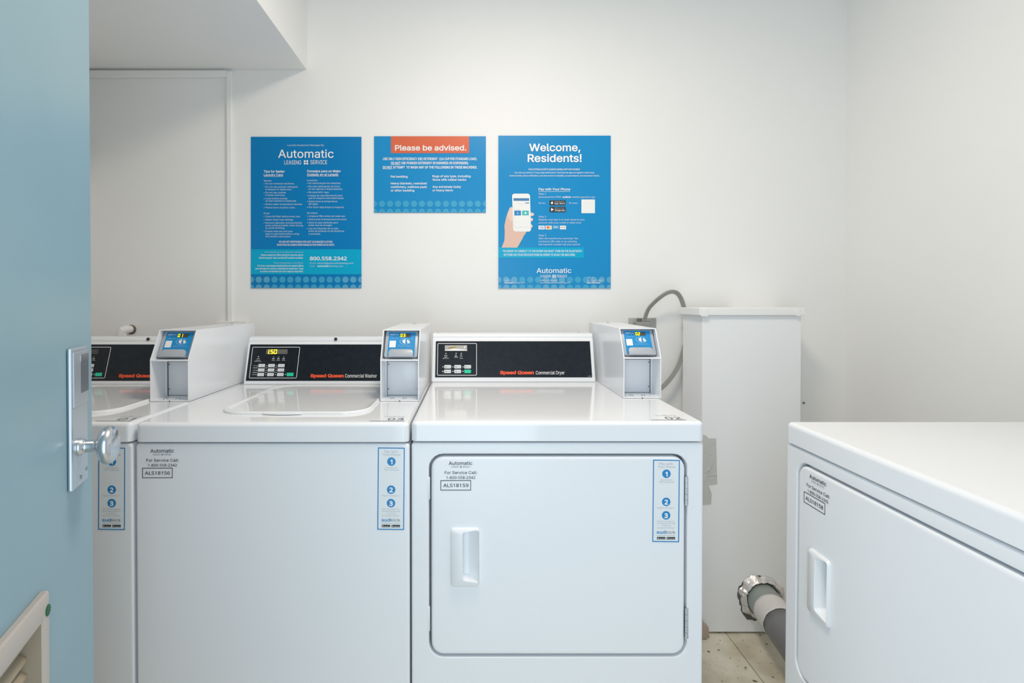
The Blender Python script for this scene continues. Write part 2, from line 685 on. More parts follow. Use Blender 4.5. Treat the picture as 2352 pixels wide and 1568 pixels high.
def service_sticker(root, parent, number, dx, dy, lift=0.0):
    s = Shift(front, 320, 1020, 17.425, dx, dy, 0, -0.003, lift)
    b = MB()
    b.text(s, 'Automatic', 450, 1392, 330, 138, BLACKINK, bold=0.006)
    b.text(s, 'LEASING', 548, 840, 440, 60, MIDINK)
    for i in (0, 1):
        for j in (0, 1):
            b.disc(s, 908 + 42 * i, 392 + 36 * j, 17, MIDINK, 0.0007, n=10)
    b.text(s, 'SERVICE', 1010, 1285, 440, 60, MIDINK)
    b.text(s, 'For Service Call:', 285, 1582, 695, 115, BLACKINK, bold=0.004)
    b.text(s, '1-800-558-2342', 350, 1512, 890, 113, BLACKINK, bold=0.004)
    b.frame(s, 118, 1338, 943, 1352, 26, BLACKINK)
    b.text(s, number, 225, 1238, 1215, 142, BLACKINK, bold=0.006)
    o = b.build('service_sticker', root, parent, smooth=False)
    o['label'] = 'black printed service sticker with the number ' + number
    return o


def badge(b, s, x0, x1, y0, y1, word, small, mark, lift=0.0006):
    h = y1 - y0
    b.rect(s, x0, x1, y0, y1, BLACKINK, lift, r=h * .12)
    if mark == 'apple':
        b.disc(s, x0 + h * .5, y0 + h * .55, h * .22, WHITEINK, lift + .0003, n=12)
        b.disc(s, x0 + h * .56, y0 + h * .23, h * .07, WHITEINK, lift + .0003, n=8)
    else:
        b.poly(s, [(x0 + h * .3, y0 + h * .2), (x0 + h * .3, y0 + h * .8), (x0 + h * .8, y0 + h * .5)], WHITEINK, lift + .0003)
    if small:
        b.text(s, small, x0 + h * 1.0, x1 - h * .3, y0 + h * .30, h * .14, LGREY, lift + .0003)
    b.text(s, word, x0 + h * 1.0, x1 - h * .15, y0 + h * .80, h * .38, WHITEINK, lift + .0003)


def pay_sticker(root, parent, dx, dy, lift=0.0, shx=-0.009):
    s = Shift(front, 860, 1020, 7.4667, dx, dy, shx, 0.012, lift)
    b = MB()
    b.rect(s, 62, 522, 52, 1462, KEYW2, 0.0003)
    b.frame(s, 62, 522, 52, 1462, 17, BLUEINK, 0.0005)
    b.text(s, 'Pay with', 172, 400, 138, 34, GREYINK)
    b.text(s, 'Your Phone', 146, 445, 190, 34, GREYINK)
    for cy, n, q in ((292, '1', 20), (773, '2', 31), (1004, '3', 31)):
        b.disc(s, 294, cy, 73, BLUEINK, 0.0005, n=28)
        b.text(s, n, 294 - q, 294 + q, cy + 42, 84, WHITEINK, 0.0008, bold=0.035)
    for t, x0, x1, y in (('Download the', 190, 400, 407), ('FREE mobile app', 166, 424, 444), ('Register and sign in', 143, 433, 886),
                         ('Start the machine by', 142, 440, 1116), ('scanning the QR code', 132, 452, 1152),
                         ('or entering', 212, 369, 1190), ('the machine number', 144, 437, 1228)):
        b.text(s, t, x0, x1, y, 20, GREYINK)
    b.text(s, 'sud', 133, 284, 1318, 52, BLUEINK, bold=0.015)
    b.text(s, 'kick', 294, 455, 1318, 52, MIDINK)
    b.rect(s, 134, 454, 1347, 1353, GREYINK, 0.0005)
    badge(b, s, 140, 284, 1375, 1417, 'App Store', None, 'apple')
    badge(b, s, 305, 452, 1375, 1417, 'Google play', None, 'play')
    o = b.build('payment_sticker', root, parent, smooth=False)
    o['label'] = 'narrow blue bordered sticker with the steps 1, 2 and 3'
    return o


KEYW2 = mat('sticker_ground', (0.80, 0.83, 0.85), 0.3)


def number_sticker(root, parent, num, x0, z, skew=0.0):
    s = Flat((x0, FD + .016, z), (1, 0, 0), (0, 1, 0), (0, 0, 1))
    b = MB()
    b.rect(s, -.001, .082, -.0012, .0012, BLACKINK, 0.0006)
    b.text(s, num, .040, .078, .008, .026, MIDINK, ysign=1)
    b.text(s, 'sudkick', .026, .078, .046, .009, GREYINK, ysign=1)
    o = b.build('number_sticker', root, parent, smooth=False)
    o['label'] = 'printed number ' + num
    return o


# seven-segment digits in photo pixels
SEG = {'0': 'abcdef', '1': 'bc', '2': 'abged', '3': 'abgcd', '5': 'afgcd', '8': 'abcdefg', ' ': ''}


def seven(b, sf, ch, x, y, w_, h, m, t, slant=0.0, lift=0.0009, alls=None):
    def bar(x0, y0, x1, y1, mm, lf):
        pts = [(x0, y0), (x1, y0), (x1, y1), (x0, y1)]
        b.poly(sf, [(x + p + slant * (h - q), y + q) for p, q in pts], mm, lf)
    g = t * 0.15
    bars = {'a': (t * .5, 0, w_ - t * .5, t), 'd': (t * .5, h - t, w_ - t * .5, h), 'g': (t * .5, h / 2 - t / 2, w_ - t * .5, h / 2 + t / 2),
            'f': (0, g, t, h / 2 - g), 'e': (0, h / 2 + g, t, h - g), 'b': (w_ - t, g, w_, h / 2 - g), 'c': (w_ - t, h / 2 + g, w_, h - g)}
    if alls:
        for k in bars:
            if k not in SEG[ch]:
                bar(*bars[k], alls, lift - .0003)
    for k in SEG[ch]:
        bar(*bars[k], m, lift)


# ------------------------------------------------------------------ machine shells
def front_ring(x0, x1, z0, z1, r, y):
    return [(a, y, b) for a, b in rr(x0, x1, z0, z1, r)]


def cabinet(root, x0, x1, zt, depth, hole=None):
    """painted steel body; with hole = (x0,x1,z0,z1,r) its front has the recess the door sits in"""
    b = MB()
    z0 = 0.012
    rings = [front_ring(x0, x1, z0, zt, .008, FD + depth)]
    for ins, y in ((0, .0065), (.0005, .0038), (.0019, .0014), (.0040, .0003), (.0065, 0.0)):
        rings.append(front_ring(x0 + ins, x1 - ins, z0 + ins, zt - ins, .008 - ins * .6, FD + y))
    if hole:
        hx0, hx1, hz0, hz1, hr = hole
        for ins, y in ((-.004, 0.0), (-.0012, .0012), (0, .004), (0, .048)):
            rings.append(front_ring(hx0 + ins, hx1 - ins, hz0 + ins, hz1 - ins, hr - ins, FD + y))
    b.loft(rings, ENAMELF)
    return b.build('cabinet', root, wn=True)


def top_cover(root, x0, x1, z0, z1, depth):
    b = MB()
    f, rc = .0095, .014

    def ring(ins, z):
        return [(a, q, z) for a, q in rr(x0 + ins, x1 - ins, FD - .003 + ins, FD + depth - ins, max(rc - ins, .004))]
    rings = [ring(.003, z0), ring(.0008, z0 + .0005), ring(.0, z0 + .0018), ring(0, z1 - f)]
    for k in range(1, 7):
        a = R(90 * k / 6)
        rings.append(ring(f * (1 - math.cos(a)), z1 - f + f * math.sin(a)))
    rings.append(ring(f + .004, z1))
    b.loft(rings, ENAMEL)
    return b.build('top_cover', root, wn=True)


def console(root, x0, x1, z0, ya, zh, slope):
    """back splash: sloped front, small groove, rolled top"""
    pr = [(0, 0), (-.001, .004), (0, .010)]
    L = zh - .022
    pr += [(slope * (L - .010), L), (slope * (L - .010) + .005, L + .002), (slope * (L - .010) + .006, L + .009)]
    cy, cz, rr_ = slope * L + .016, zh - .013, .0125
    for k in range(0, 6):
        a = R(200 - 110 * k / 5)
        pr.append((cy + rr_ * math.cos(a), cz + rr_ * math.sin(a)))
    pr += [(slope * L + .058, zh), (slope * L + .058, 0)]
    b = MB()
    b.prism([(x0, ya + p, z0 + q) for p, q in pr], (x1 - x0, 0, 0), PLASTIC, 0.0035, 3)
    return b.build('console', root, wn=True, angle=40)


def panel_surface(ya, z0, slope):
    n = Vector((0, -1, slope)).normalized()
    return Surf(Vector((0, ya, z0)) + n * .0, n)


def panel_plate(sf, corners, m, t=.0022):
    b = MB()
    p = [sf(*c, 0.0) for c in corners]
    b.prism(p, sf.n * t, m, .0008, 1)
    return b


class Lift:
    def __init__(self, sf, l):
        self.sf, self.l, self.n = sf, l, sf.n

    def __call__(self, a, b, lift=0.0):
        return self.sf(a, b, lift + self.l)


def slab_on(sf, pts, m, t, bev=.0006):
    b = MB()
    b.prism([sf(*p) for p in pts], sf.n * t, m, bev, 1)
    return b


# ------------------------------------------------------------------ washer
WX0, WX1 = at(312.5, 1300, FD).x, at(940.5, 1020, FD).x
WTOP, WSEAM = 0.9115, at(600, 1016.5, FD).z
DXW = -0.648      # from the middle washer to the left one


def make_washer(label, num, service, lettering=True, price=None, sx=0.0):
    base = Vector(((WX0 + WX1) / 2, FD + .36, 0))
    root = thing('washing_machine', label, 'washing machine', base, 'top loading washers in the back row')
    cabinet(root, WX0, WX1, WSEAM - .002, .70)
    top_cover(root, WX0 + .001, WX1 - .001, WSEAM + .0015, WTOP, .71)
    # feet keep it off the floor
    for fx in (WX0 + .06, WX1 - .06):
        for fy in (FD + .06, FD + .62):
            MB().lathe([(.02, 0), (.02, .008), (.012, .009), (.012, .0125)], (fx, fy, 0), (0, 0, 1), DARK, 16).build('foot', root)
    # lid with a rolled rim
    lx0, lx1, ly0, ly1 = -.648, -.262, 1.358, 1.80
    b = MB()

    def ring(ins, z):
        return [(a, q, z) for a, q in rr(lx0 + ins, lx1 - ins, ly0 + ins, ly1 - ins, .07 - ins, 9)]
    z = WTOP
    b.loft([ring(0, z - .001), ring(0, z + .003), ring(.0015, z + .0055), ring(.005, z + .0072), ring(.009, z + .0066),
            ring(.014, z + .0040), ring(.020, z + .0030), ring(.028, z + .0028), ring(.034, z + .0028)], ENAMEL)
    lid = b.build('lid', root, wn=True, angle=60)
    g = MB()
    gx = (lx0 + lx1) / 2 - .02
    grip = []
    for k in range(13):
        a = math.pi * k / 12
        grip.append((gx - .052 * math.cos(a), ly0 + .002 - .012 * math.sin(a), z + .001))
    g.prism(grip, (0, 0, .004), ENAMEL, .0015, 2)
    g.build('lid_lip', root, lid)
    ya, slope, zh = 1.835, .30, .158
    x0, x1 = at(559.5, 884, ya).x, -.262
    console(root, x0, x1, WTOP, ya, zh, slope)
    sf = panel_surface(ya, WTOP + .010, slope)
    pl = panel_plate(sf, [(575.5, 791), (888, 791), (888, 874.3), (564.5, 874.3)], BLACK)
    cp = pl.build('control_panel', root)
    s = Lift(sf, .0022)
    ko = MB().lathe([(.0058, 0), (.0058, .0008), (.0046, .0016), (.002, .0018)], at(771.5, 778.5, ya + .045) + Vector((0, -.002, 0)), (0, -1, .3), BLACKINK, 20)
    ko.build('lock_knob', root)['label'] = 'small black lock on the top edge'

    # white outline, the display, keys and lettering of the panel
    def p(zx, zy):           # zoomed crop -> photo pixels
        return 580 + zx / 13.067, 760 + zy / 13.067
    o = MB()
    o.frame(lambda a_, b2, l_=0: s(a_ - (b2 - 797) * .111, b2, l_), 580.6, 689.8, 796.8, 868.6, 1.1, WHITEINK, .0003, r=2.6)
    o.build('panel_outline', root, cp, smooth=False)
    o = MB()
    for zx, w2, zy in ((188, 8, 772), (645, 7, 775), (795, 7, 775), (945, 7, 775)):
        o.disc(s, *p(zx, zy), 1.2 if zx < 200 else .8, WHITEINK, .0004, n=10)
    o.text(s, 'COLD', p(110, 0)[0], p(232, 0)[0], p(0, 892)[1], 1.6, WHITEINK, .0004)
    o.text(s, 'RINSE', p(138, 0)[0], p(225, 0)[0], p(0, 845)[1], 1.8, WHITEINK, .0004)
    o.text(s, 'SELECT CYCLE', p(68, 0)[0], p(268, 0)[0], p(0, 924)[1], 1.8, WHITEINK, .0004)
    for cx, t in ((632, 'WASH'), (782, 'RINSE'), (938, 'SPIN')):
        o.frame(s, p(cx - 32, 0)[0], p(cx + 32, 0)[0], p(0, 815)[1], p(0, 845)[1], .5, WHITEINK, .0004)
        o.text(s, t, p(cx - 48, 0)[0], p(cx + 48, 0)[0], p(0, 892)[1], 1.6, WHITEINK, .0004)
    for zy, t, x0_, x1_ in ((1045, 'HOT', 48, 105), (1178, 'WARM', 20, 95), (1308, 'COLD', 2, 80)):
        o.text(s, t, p(x0_, 0)[0], p(x1_, 0)[0], p(0, zy + 12)[1], 1.7, WHITEINK, .0004)
        for zx in (145, 435, 730):
            o.disc(s, *p(zx - (zy - 1045) * .12, zy), 1.0, WHITEINK, .0004, n=10)
    o.disc(s, *p(995, 1305), 1.1, WHITEINK, .0004, n=10)
    for zy in (1108, 1242):
        for q0, q1 in ((20, 165), (385, 455), (680, 750)):
            q = (zy - 1108) * .1
            o.rect(s, p(q0 - q, 0)[0], p(q1 - q, 0)[0], p(0, zy - 6)[1], p(0, zy + 6)[1], LGREY, .0004)
    o.build('panel_print', root, cp, smooth=False)
    r0 = MB()
    r0.text(s, 'Speed Queen', 713, 790, 866.3, 7.4, REDINK, .0004, bold=0.045, slant=.06)
    e = r0.build('brand_lettering', root, cp, smooth=False)
    e['label'] = 'bold orange red lettering'
    r1 = MB()
    r1.text(s, 'Commercial Washer', 793, 866, 867, 8.0, WHITEINK, .0004, bold=0.002)
    r1.build('model_lettering', root, cp, smooth=False)['label'] = 'white lettering'
    dsp = MB()
    q = [p(425, 552), p(1065, 552), p(1055, 695), p(415, 695)]
    dsp.poly(s, q, DIM if price is None else mat('display_warm_grey', (0.135, 0.125, 0.115), 0.35), .0004)
    if price:
        x, y = p(468, 560)
        dsp.poly(s, [p(497, 562), p(525, 562), p(500, 690), p(470, 690)], YEL, .0009)
        dsp.disc(s, *p(517, 688), .9, YEL, .0009, n=8)
        seven(dsp, s, '5', *p(538, 558), 6.6, 10.3, YEL, 1.9, .14)
        seven(dsp, s, '0', *p(638, 558), 7.4, 10.3, YEL, 1.9, .14)
        for k in range(3):
            seven(dsp, s, '8', *p(770 + 92 * k, 562), 5.6, 9.6, mat('unlit_warm', (0.19, 0.18, 0.165), .5), .9, .14)
    dsp.build('display', root, cp, smooth=False)['label'] = 'small display window' + (' lit with the price 1.50' if price else '')
    for row, zy0, zy1 in ((0, 992, 1090), (1, 1125, 1222), (2, 1258, 1358)):
        for col, zx in enumerate((178, 472, 766)):
            q = -row * 15
            a = [p(zx + q + 15, zy0), p(zx + 210 + q, zy0), p(zx + 200 + q, zy1), p(zx + q, zy1)]
            k = slab_on(s, a, KEYW, .0012)
            xx, yy = p(zx + q + 80, (zy0 + zy1) / 2 + 12)
            k.text(Lift(s, .0012), ('SMALL', 'NORMAL', 'DELICATE', 'LIGHT', 'PERM PRESS', 'SOAK', 'HOT', 'WARM', 'COLD')[row * 3 + col], xx, xx + 8, yy, 1.4, MIDINK, .0003)
            k.build('button', root, cp)
    k = slab_on(s, [p(1035, 1255), p(1242, 1255), p(1235, 1358), p(1027, 1358)], KEYG, .0012)
    k.build('button', root, cp)['label'] = 'green start button'
    if service:
        service_sticker(root, None, service, 0, 0, .0)
    pay_sticker(root, None, sx, 0)
    number_sticker(root, None, num, -.243, WTOP)
    return root


# ------------------------------------------------------------------ dryer
DX0, DX1 = at(944.5, 1030, FD).x, at(1616.5, 1020, FD).x
DTOP, DSEAM = 0.914, at(1280, 1014.5, FD).z


def make_dryer(label, service, pay=True, num=None):
    base = Vector(((DX0 + DX1) / 2, FD + .36, 0))
    root = thing('clothes_dryer', label, 'dryer', base, 'white front loading dryers')
    h0, h1 = at(985.5, 1043, FD), at(1577, 1508, FD)
    hole = (h0.x, h1.x, h1.z, h0.z, .033)
    cabinet(root, DX0, DX1, DSEAM - .002, .69, hole)
    top_cover(root, DX0, DX1 + .001, DSEAM + .0015, DTOP, .70)
    for fx in (DX0 + .06, DX1 - .06):
        for fy in (FD + .06, FD + .62):
            MB().lathe([(.02, 0), (.02, .008), (.012, .009), (.012, .0125)], (fx, fy, 0), (0, 0, 1), DARK, 16).build('foot', root)
    # door, with the opening for its pull
    g = .0052
    dx0, dx1, dz0, dz1 = hole[0] + g, hole[1] - g, hole[2] + g, hole[3] - g
    q0, q1 = at(1035, 1211, FD), at(1101.5, 1345, FD)
    b = MB()
    rings = [front_ring(dx0, dx1, dz0, dz1, .029, FD + .0195)]
    for ins, y in ((0, .006), (.0006, .0030), (.0022, .0012), (.0048, .0002), (.008, 0)):
        rings.append(front_ring(dx0 + ins, dx1 - ins, dz0 + ins, dz1 - ins, .029 - ins, FD + y))
    rings.append(front_ring(q0.x + .006, q1.x - .006, q1.z + .006, q0.z - .006, .006, FD))
    rings.append(front_ring(q0.x + .006, q1.x - .006, q1.z + .006, q0.z - .006, .006, FD + .0195))
    b.loft(rings, ENAMELF, end=False)
    door = b.build('door', root, wn=True)
    # moulded pull: raised plate with a scoop that is deep on the left
    b = MB()
    o0, o1 = at(1063, 1219, FD - .012), at(1098.5, 1341.5, FD - .012)
    hx = [(a, z) for a, z in rr(q0.x, q1.x, q1.z, q0.z, .008)]

    def ring(x0, x1, z0, z1, r, yf):
        return [(a, FD + yf(a, z), z) for a, z in rr(x0, x1, z0, z1, r)]

    def crown(a, z):      # plate swells toward its middle height
        u = (z - q1.z) / (q0.z - q1.z)
        return -.006 - .007 * math.sin(math.pi * min(max(u, 0), 1)) * (1.0 if a < (q0.x + q1.x) / 2 else .55)
    zc = (o0.z + o1.z) / 2

    def mouth(x0, x1, k, yf):       # opening: shorter on its left edge
        out = []
        for a, z in rr(x0, x1, o1.z, o0.z, .006):
            u = (a - o0.x) / (o1.x - o0.x)
            out.append((a, FD + yf(a, z), zc + (z - zc) * (1 - (.10 + k) * (1 - u) - .4 * k * u)))
        return out

    def scoop(a, z):
        u = min(max((a - o0.x) / (o1.x - o0.x), 0), 1)
        return .036 * (1 - u) ** .8 - .0035
    rings = [ring(q0.x, q1.x, q1.z, q0.z, .008, lambda a, z: .001),
             ring(q0.x + .0004, q1.x - .0004, q1.z + .0004, q0.z - .0004, .008, lambda a, z: -.004),
             ring(q0.x + .003, q1.x - .002, q1.z + .003, q0.z - .003, .007, crown),
             mouth(o0.x - .0015, o1.x + .001, 0, lambda a, z: crown(a, z) - .0004),
             mouth(o0.x, o1.x, 0, lambda a, z: crown(a, z) + .0015),
             mouth(o0.x + .0002, o1.x - .0004, .06, lambda a, z: max(scoop(a, z) * .8, crown(a, z) + .002)),
             mouth(o0.x + .0012, o1.x - .0010, .13, lambda a, z: max(scoop(a, z), crown(a, z) + .0022))]
    b.loft(rings, PLASTIC, start=False)
    b.build('handle', root, door, angle=50)
    # hinges on the right, blanking plates on the left
    for y0, y1 in ((1094, 1160), (1396, 1466)):
        a, c = at(1573.5, y0, FD), at(1581, y1, FD)
        hb = MB()
        hb.box((a.x + .0005, FD - .0010, c.z), (c.x, FD + .006, a.z), CHROME, .001)
        zc = [c.z + (a.z - c.z) * k / 5 for k in range(6)]
        for k in range(5):
            hb.tube([(a.x + .0025, FD - .0005, zc[k] + .0006), (a.x + .0025, FD - .0005, zc[k + 1] - .0006)], .0028, STEEL, 10)
        hb.build('hinge', root)
    for y0, y1 in (((1097, 1147), (1395, 1449)) if pay else ()):
        a, c = at(983, y0, FD), at(988.5, y1, FD)
        MB().box((a.x, FD - .0006, c.z), (c.x - .0012, FD + .010, a.z), PLASTIC, .001).build('blanking_plate', root)
    # console and controls
    ya, slope, zh = 1.872, .30, .166
    x0, x1 = at(991.5, 878, ya).x, at(1368, 878, ya).x
    console(root, x0, x1, DTOP, ya, zh, slope)
    for px_ in (1007, 1329):
        q = at(px_, 764, ya + .075)
        q.z = DTOP + zh
        MB().lathe([(.003, -.001), (.003, .0012), (.0015, .002)], q, (0, 0, 1), STEEL, 10).build('console_screw', root)
    sf = panel_surface(ya, DTOP + .010, slope)
    cp = panel_plate(sf, [(1001.3, 783.6), (1354.5, 783.6), (1360, 866.3), (999.5, 866.3)], BLACK).build('control_panel', root)
    s = Lift(sf, .0022)

    def p(zx, zy):
        return 990 + zx / 15.683, 770 + zy / 15.683
    o = MB()
    o.frame(lambda a_, b2, l_=0: s(a_ - (1 - (a_ - 1005) / 90) * (b2 - 788) * .017, b2, l_), 1005.2, 1095.2, 788.2, 862.3, 1.2, WHITEINK, .0003, r=2.8)
    o.build('panel_outline', root, cp, smooth=False)
    o = MB()
    for zx, zy in ((537, 657), (905, 652), (1090, 650), (432, 1138), (790, 1138), (1152, 1138), (790, 1298), (1152, 1298)):
        o.disc(s, *p(zx, zy), 1.15, WHITEINK, .0004, n=10)
    for t, x0_, x1_, zy in (('HIGH', 478, 590, 745), ('TEMP', 478, 585, 800), ('SELECT CYCLE', 425, 640, 845), ('ON', 868, 920, 730),
                            ('HEAT', 860, 945, 770), ('DRYING', 842, 972, 808), ('OFF', 1050, 1125, 725), ('COOL', 1045, 1135, 775), ('DOWN', 1035, 1145, 845)):
        o.text(s, t, p(x0_, 0)[0], p(x1_, 0)[0], p(0, zy)[1], 2.0, WHITEINK, .0004)
    o.text(s, 'M4107', 1350.5, 1357.5, 864.6, 1.4, WHITEINK, .0004)
    o.build('panel_print', root, cp, smooth=False)
    led = MB()
    led.disc(s, *p(430, 1300), 1.2, mat('lit_indicator', (.9, .9, .5), .5, emit=(1, .95, .45), estr=.5), .0004, n=12)
    led.build('indicator_light', root, cp, smooth=False)['label'] = 'lit yellow indicator'
    r0 = MB()
    r0.text(s, 'Speed Queen', 1148, 1226, 859, 7.5, REDINK, .0004, bold=0.045, slant=.06)
    r0.build('brand_lettering', root, cp, smooth=False)['label'] = 'bold orange red lettering'
    r1 = MB()
    r1.text(s, 'Commercial Dryer', 1230.5, 1296.5, 859.7, 7.8, WHITEINK, .0004, bold=0.002)
    r1.build('model_lettering', root, cp, smooth=False)['label'] = 'white lettering'
    d = MB()
    d.poly(s, [p(500, 362), p(1300, 362), p(1302, 560), p(498, 560)], mat('clear_window', (0.46, 0.44, 0.42), .3), .0003)
    d.poly(s, [p(500, 560), p(500, 535), p(620, 510), p(820, 480), p(1020, 490), p(1200, 520), p(1300, 535), p(1302, 560)], PAPER, .0006)
    d.poly(s, [p(610, 490), p(700, 420), p(800, 400), p(930, 415), p(940, 450), p(830, 470), p(720, 475)], mat('dull_gold', (0.62, 0.46, 0.16), .5), .0008)
    d.poly(s, [p(620, 480), p(690, 440), p(800, 425), p(900, 425), p(900, 437), p(800, 447), p(700, 462), p(630, 488)], mat('brown_mark', (0.12, 0.08, 0.03), .5), .001)
    d.poly(s, [p(1170, 490), p(1230, 370), p(1265, 365), p(1215, 480)], PAPER, .0008)
    d.build('display', root, cp, smooth=False)['label'] = 'clear display window with wires behind it'
    names = ('NORMAL', 'DELICATE', 'PERM PRESS', 'HIGH', 'NO HEAT', '')
    for i, (zx, zy) in enumerate(((478, 1070), (838, 1070), (1195, 1070), (474, 1237), (836, 1237), (1195, 1237))):
        pts = [p(a_, b2) for a_, b2 in rr(zx, zx + 248, zy, zy + 128, 26, 3)]
        k = slab_on(s, pts, KEYG if i == 5 else KEYW, .0012)
        if names[i]:
            x, y = p(zx + 95, zy + 88)
            k.text(Lift(s, .0012), names[i], x, x + 8, y, 1.6, MIDINK, .0003)
            x, y = p(zx + 62, zy + 70)
            k.disc(Lift(s, .0012), x, y, 1.1, MIDINK, .0003, ry=1.8, n=8)
        o = k.build('button', root, cp)
        if i == 5:
            o['label'] = 'green start button'
    service_sticker(root, door, service, 685.0, 28.4, .0)
    if pay:
        pay_sticker(root, door, 631.6, 28.0, .0)
    if num:
        number_sticker(root, None, num, .424, DTOP)
    return root


washer = make_washer('white top loading washer whose display shows the price 1.50, left of the dryer', '03', 'ALS18156', price=True)
washer_left = make_washer('white top loading washer mostly hidden behind the blue door', '01', None, sx=-6)
washer_left.location.x += DXW
dryer = make_dryer('white dryer facing the camera, middle of the room, beside the pipe chase', 'ALS18159', True, '02')
dryer_right = make_dryer('white dryer turned sideways at the right edge, facing the blue door', 'ALS18158', False)
# right dryer: front faces -x; its far side runs along the back row's front
fc = at(1803, 990, 1.262)
dryer_right.rotation_euler = (0, R(0.35), R(-90))
wd = DX1 - DX0
dryer_right.location = (fc.x + .36 - .002, 1.258 - wd / 2, 0.003)


# ------------------------------------------------------------------ card payment boxes
BD = 1.565
BX0, BX1 = at(1432, 917, BD).x, at(1519, 917, BD).x


def make_box(label, num):
    z0 = DTOP + .0006
    base = Vector(((BX0 + BX1) / 2, BD + .2, z0))
    root = thing('card_payment_box', label, 'payment box', base, 'card payment boxes on the machines')
    hk = at(1500, 821, BD).z          # height of the knee
    zt = at(1470, 753.5, BD + .048).z
    t = .0032
    yk, yb = BD + .048, BD + .465
    prof = [(BD, z0), (BD, hk), (yk, zt), (yb, zt), (yb, z0)]
    h = MB()
    for x in (BX0, BX1 - t):
        h.prism([(x, y, z) for y, z in prof], (t, 0, 0), SHEET, .0009, 2)
    h.box((BX0 + t * .5, yk + .0002, zt - t), (BX1 - t * .5, yb, zt), SHEET, .0009)
    h.box((BX0 + t * .5, BD + .0003, z0), (BX1 - t * .5, yb, z0 + t), SHEET, .0009)
    h.box((BX0 + t * .5, yb - t, z0 + t), (BX1 - t * .5, yb - .0002, zt - t), SHEET)
    # shelf with a turned-down lip between the two bays
    h.box((BX0 + t * .5, BD + .0004, hk - .004), (BX1 - t * .5, BD + .085, hk), SHEET, .0008)
    # side flanges in the lower bay
    for x in (BX0 + t, BX1 - t - .004):
        h.box((x, BD + .070, z0 + t), (x + .004, BD + .076, hk - .006), SHEET, .0006)
    # folded corner line low on the sides
    h.box((BX0 + .002, yb - .03, zt - .030), (BX0 - .0006, yb - .012, zt - .027), SHEET)
    h.box((BX1 - .002, yb - .03, zt - .030), (BX1 + .0006, yb - .012, zt - .027), SHEET)
    h.build('housing', root, wn=True)
    # lower bay: back plate, the dark slot over it, two bolts
    bp = MB()
    bp.box((BX0 + .0075, BD + .079, z0 + t + .001), (BX1 - .0075, BD + .083, hk - .014), SHEET, .001)
    bp.build('back_plate', root)
    dk = MB()
    dk.box((BX0 + t, BD + .0845, z0 + t), (BX1 - t, BD + .086, hk - .004), DARK)
    dk.build('slot', root)['label'] = 'dark slot above the back plate'
    holes = [((x, BD + .0792, z), (0, -1, 0)) for x in (BX0 + .011, BX1 - .011) for z in (z0 + .022, hk - .022)]
    holes += [((BX0 + .014, BD + .055, z0 + t), (0, 0, 1)), (((BX0 + BX1) / 2, BD + .0006, z0 + .0014), (0, -1, 0))]
    for q, ax_ in holes:
        MB().lathe([(.0016, 0), (.0016, .0007)], q, ax_, DARK, 8).build('screw_hole', root)
    for px in (1450, 1477.5):
        q = hit(px, 908.5, (0, 0, z0 + t), Vector((0, 0, 1)))
        MB().lathe([(.0064, 0), (.0064, .0012), (.0045, .0013), (.0045, .0034), (.0012, .0042)], q, (0, 0, 1), STEEL, 14).build('bolt', root)
    q = Vector(((BX0 + BX1) / 2, BD + .40, zt))
    MB().lathe([(.0055, 0), (.0055, .002), (.0035, .0028), (.0012, .0032)], q, (0, 0, 1), CHROME, 14).build('top_screw', root)
    # reader, leaning back in the upper bay
    n = Vector((0, -(zt - hk), yk - BD)).normalized()      # outward normal of the sloped opening
    o = Vector((0, BD, hk)) - n * .020
    up = Vector((0, yk - BD, zt - hk)).normalized()
    fl = Flat((BX0, o.y, o.z), (1, 0, 0), up, n)
    W = BX1 - BX0
    L = (Vector((0, yk, zt)) - Vector((0, BD, hk))).length
    b = MB()
    body = rr(.0065, W - .0065, .0165, L + .0045, .004, 3)
    b.prism([fl(p, q_, -.012) for p, q_ in body], n * .016, BEZEL, .0018, 2)
    rd = b.build('card_reader', root)
    # black behind the reader
    dkb = MB()
    dkb.prism([fl(p, q_, -.016) for p, q_ in ((t, .024), (W - t, .024), (W - t, L + .012), (t, L + .012))], n * .003, DARK)
    dkb.build('reader_well', root)
    fx0, fx1, fy0, fy1 = .0160, W - .0150, .0185, L - .0005

    class F2:
        def __init__(s_):
            s_.n = n

        def __call__(s_, a_, b_2, lift=0.0):     # a 0..1 across the blue face, b 0..1 from its top down
            return fl(fx0 + a_ * (fx1 - fx0), fy1 - b_2 * (fy1 - fy0), .004 + lift)
    s = F2()
    f = MB()
    f.rect(s, 0, 1, 0, 1, RBLUE, .0004)
    ar = (fx1 - fx0) / (fy1 - fy0)
    f.text(s, 'sud', .05, .20, .125, .06, WHITEINK, .0007, bold=0.02)
    f.text(s, 'kick', .21, .37, .125, .06, LGREY, .0007)
    for a_ in (.22, .33):
        f.disc(s, a_, .19, .018, BLACKINK, .0007, ry=.018 * ar, n=10)
    f.text(s, 'CHARGING', .09, .25, .275, .022, LGREY, .0007)
    f.text(s, 'PAY', .29, .36, .275, .022, LGREY, .0007)
    f.rect(s, .05, .285, .36, .64, PAPER, .0007, r=.02)
    f.ellring(s, .61, .39, .19, .125, .012, PALEINK, .0006)
    f.poly(s, [(.52, .39), (.54, .34), (.63, .29), (.63, .49), (.54, .44)], PAPER, .0009)
    f.poly(s, [(.68, .36), (.72, .32), (.82, .46), (.79, .47), (.75, .43), (.76, .49), (.72, .47)], PAPER, .0009)
    f.disc(s, .89, .29, .012, MIDINK if num != '03' else WHITEINK, .0009, ry=.012 * ar, n=8)
    f.text(s, 'Tap card or phone', .36, .84, .565, .02, PALEINK, .0007)
    f.text(s, 'or scan the code to pay for this machine', .34, .90, .615, .02, PALEINK, .0007)
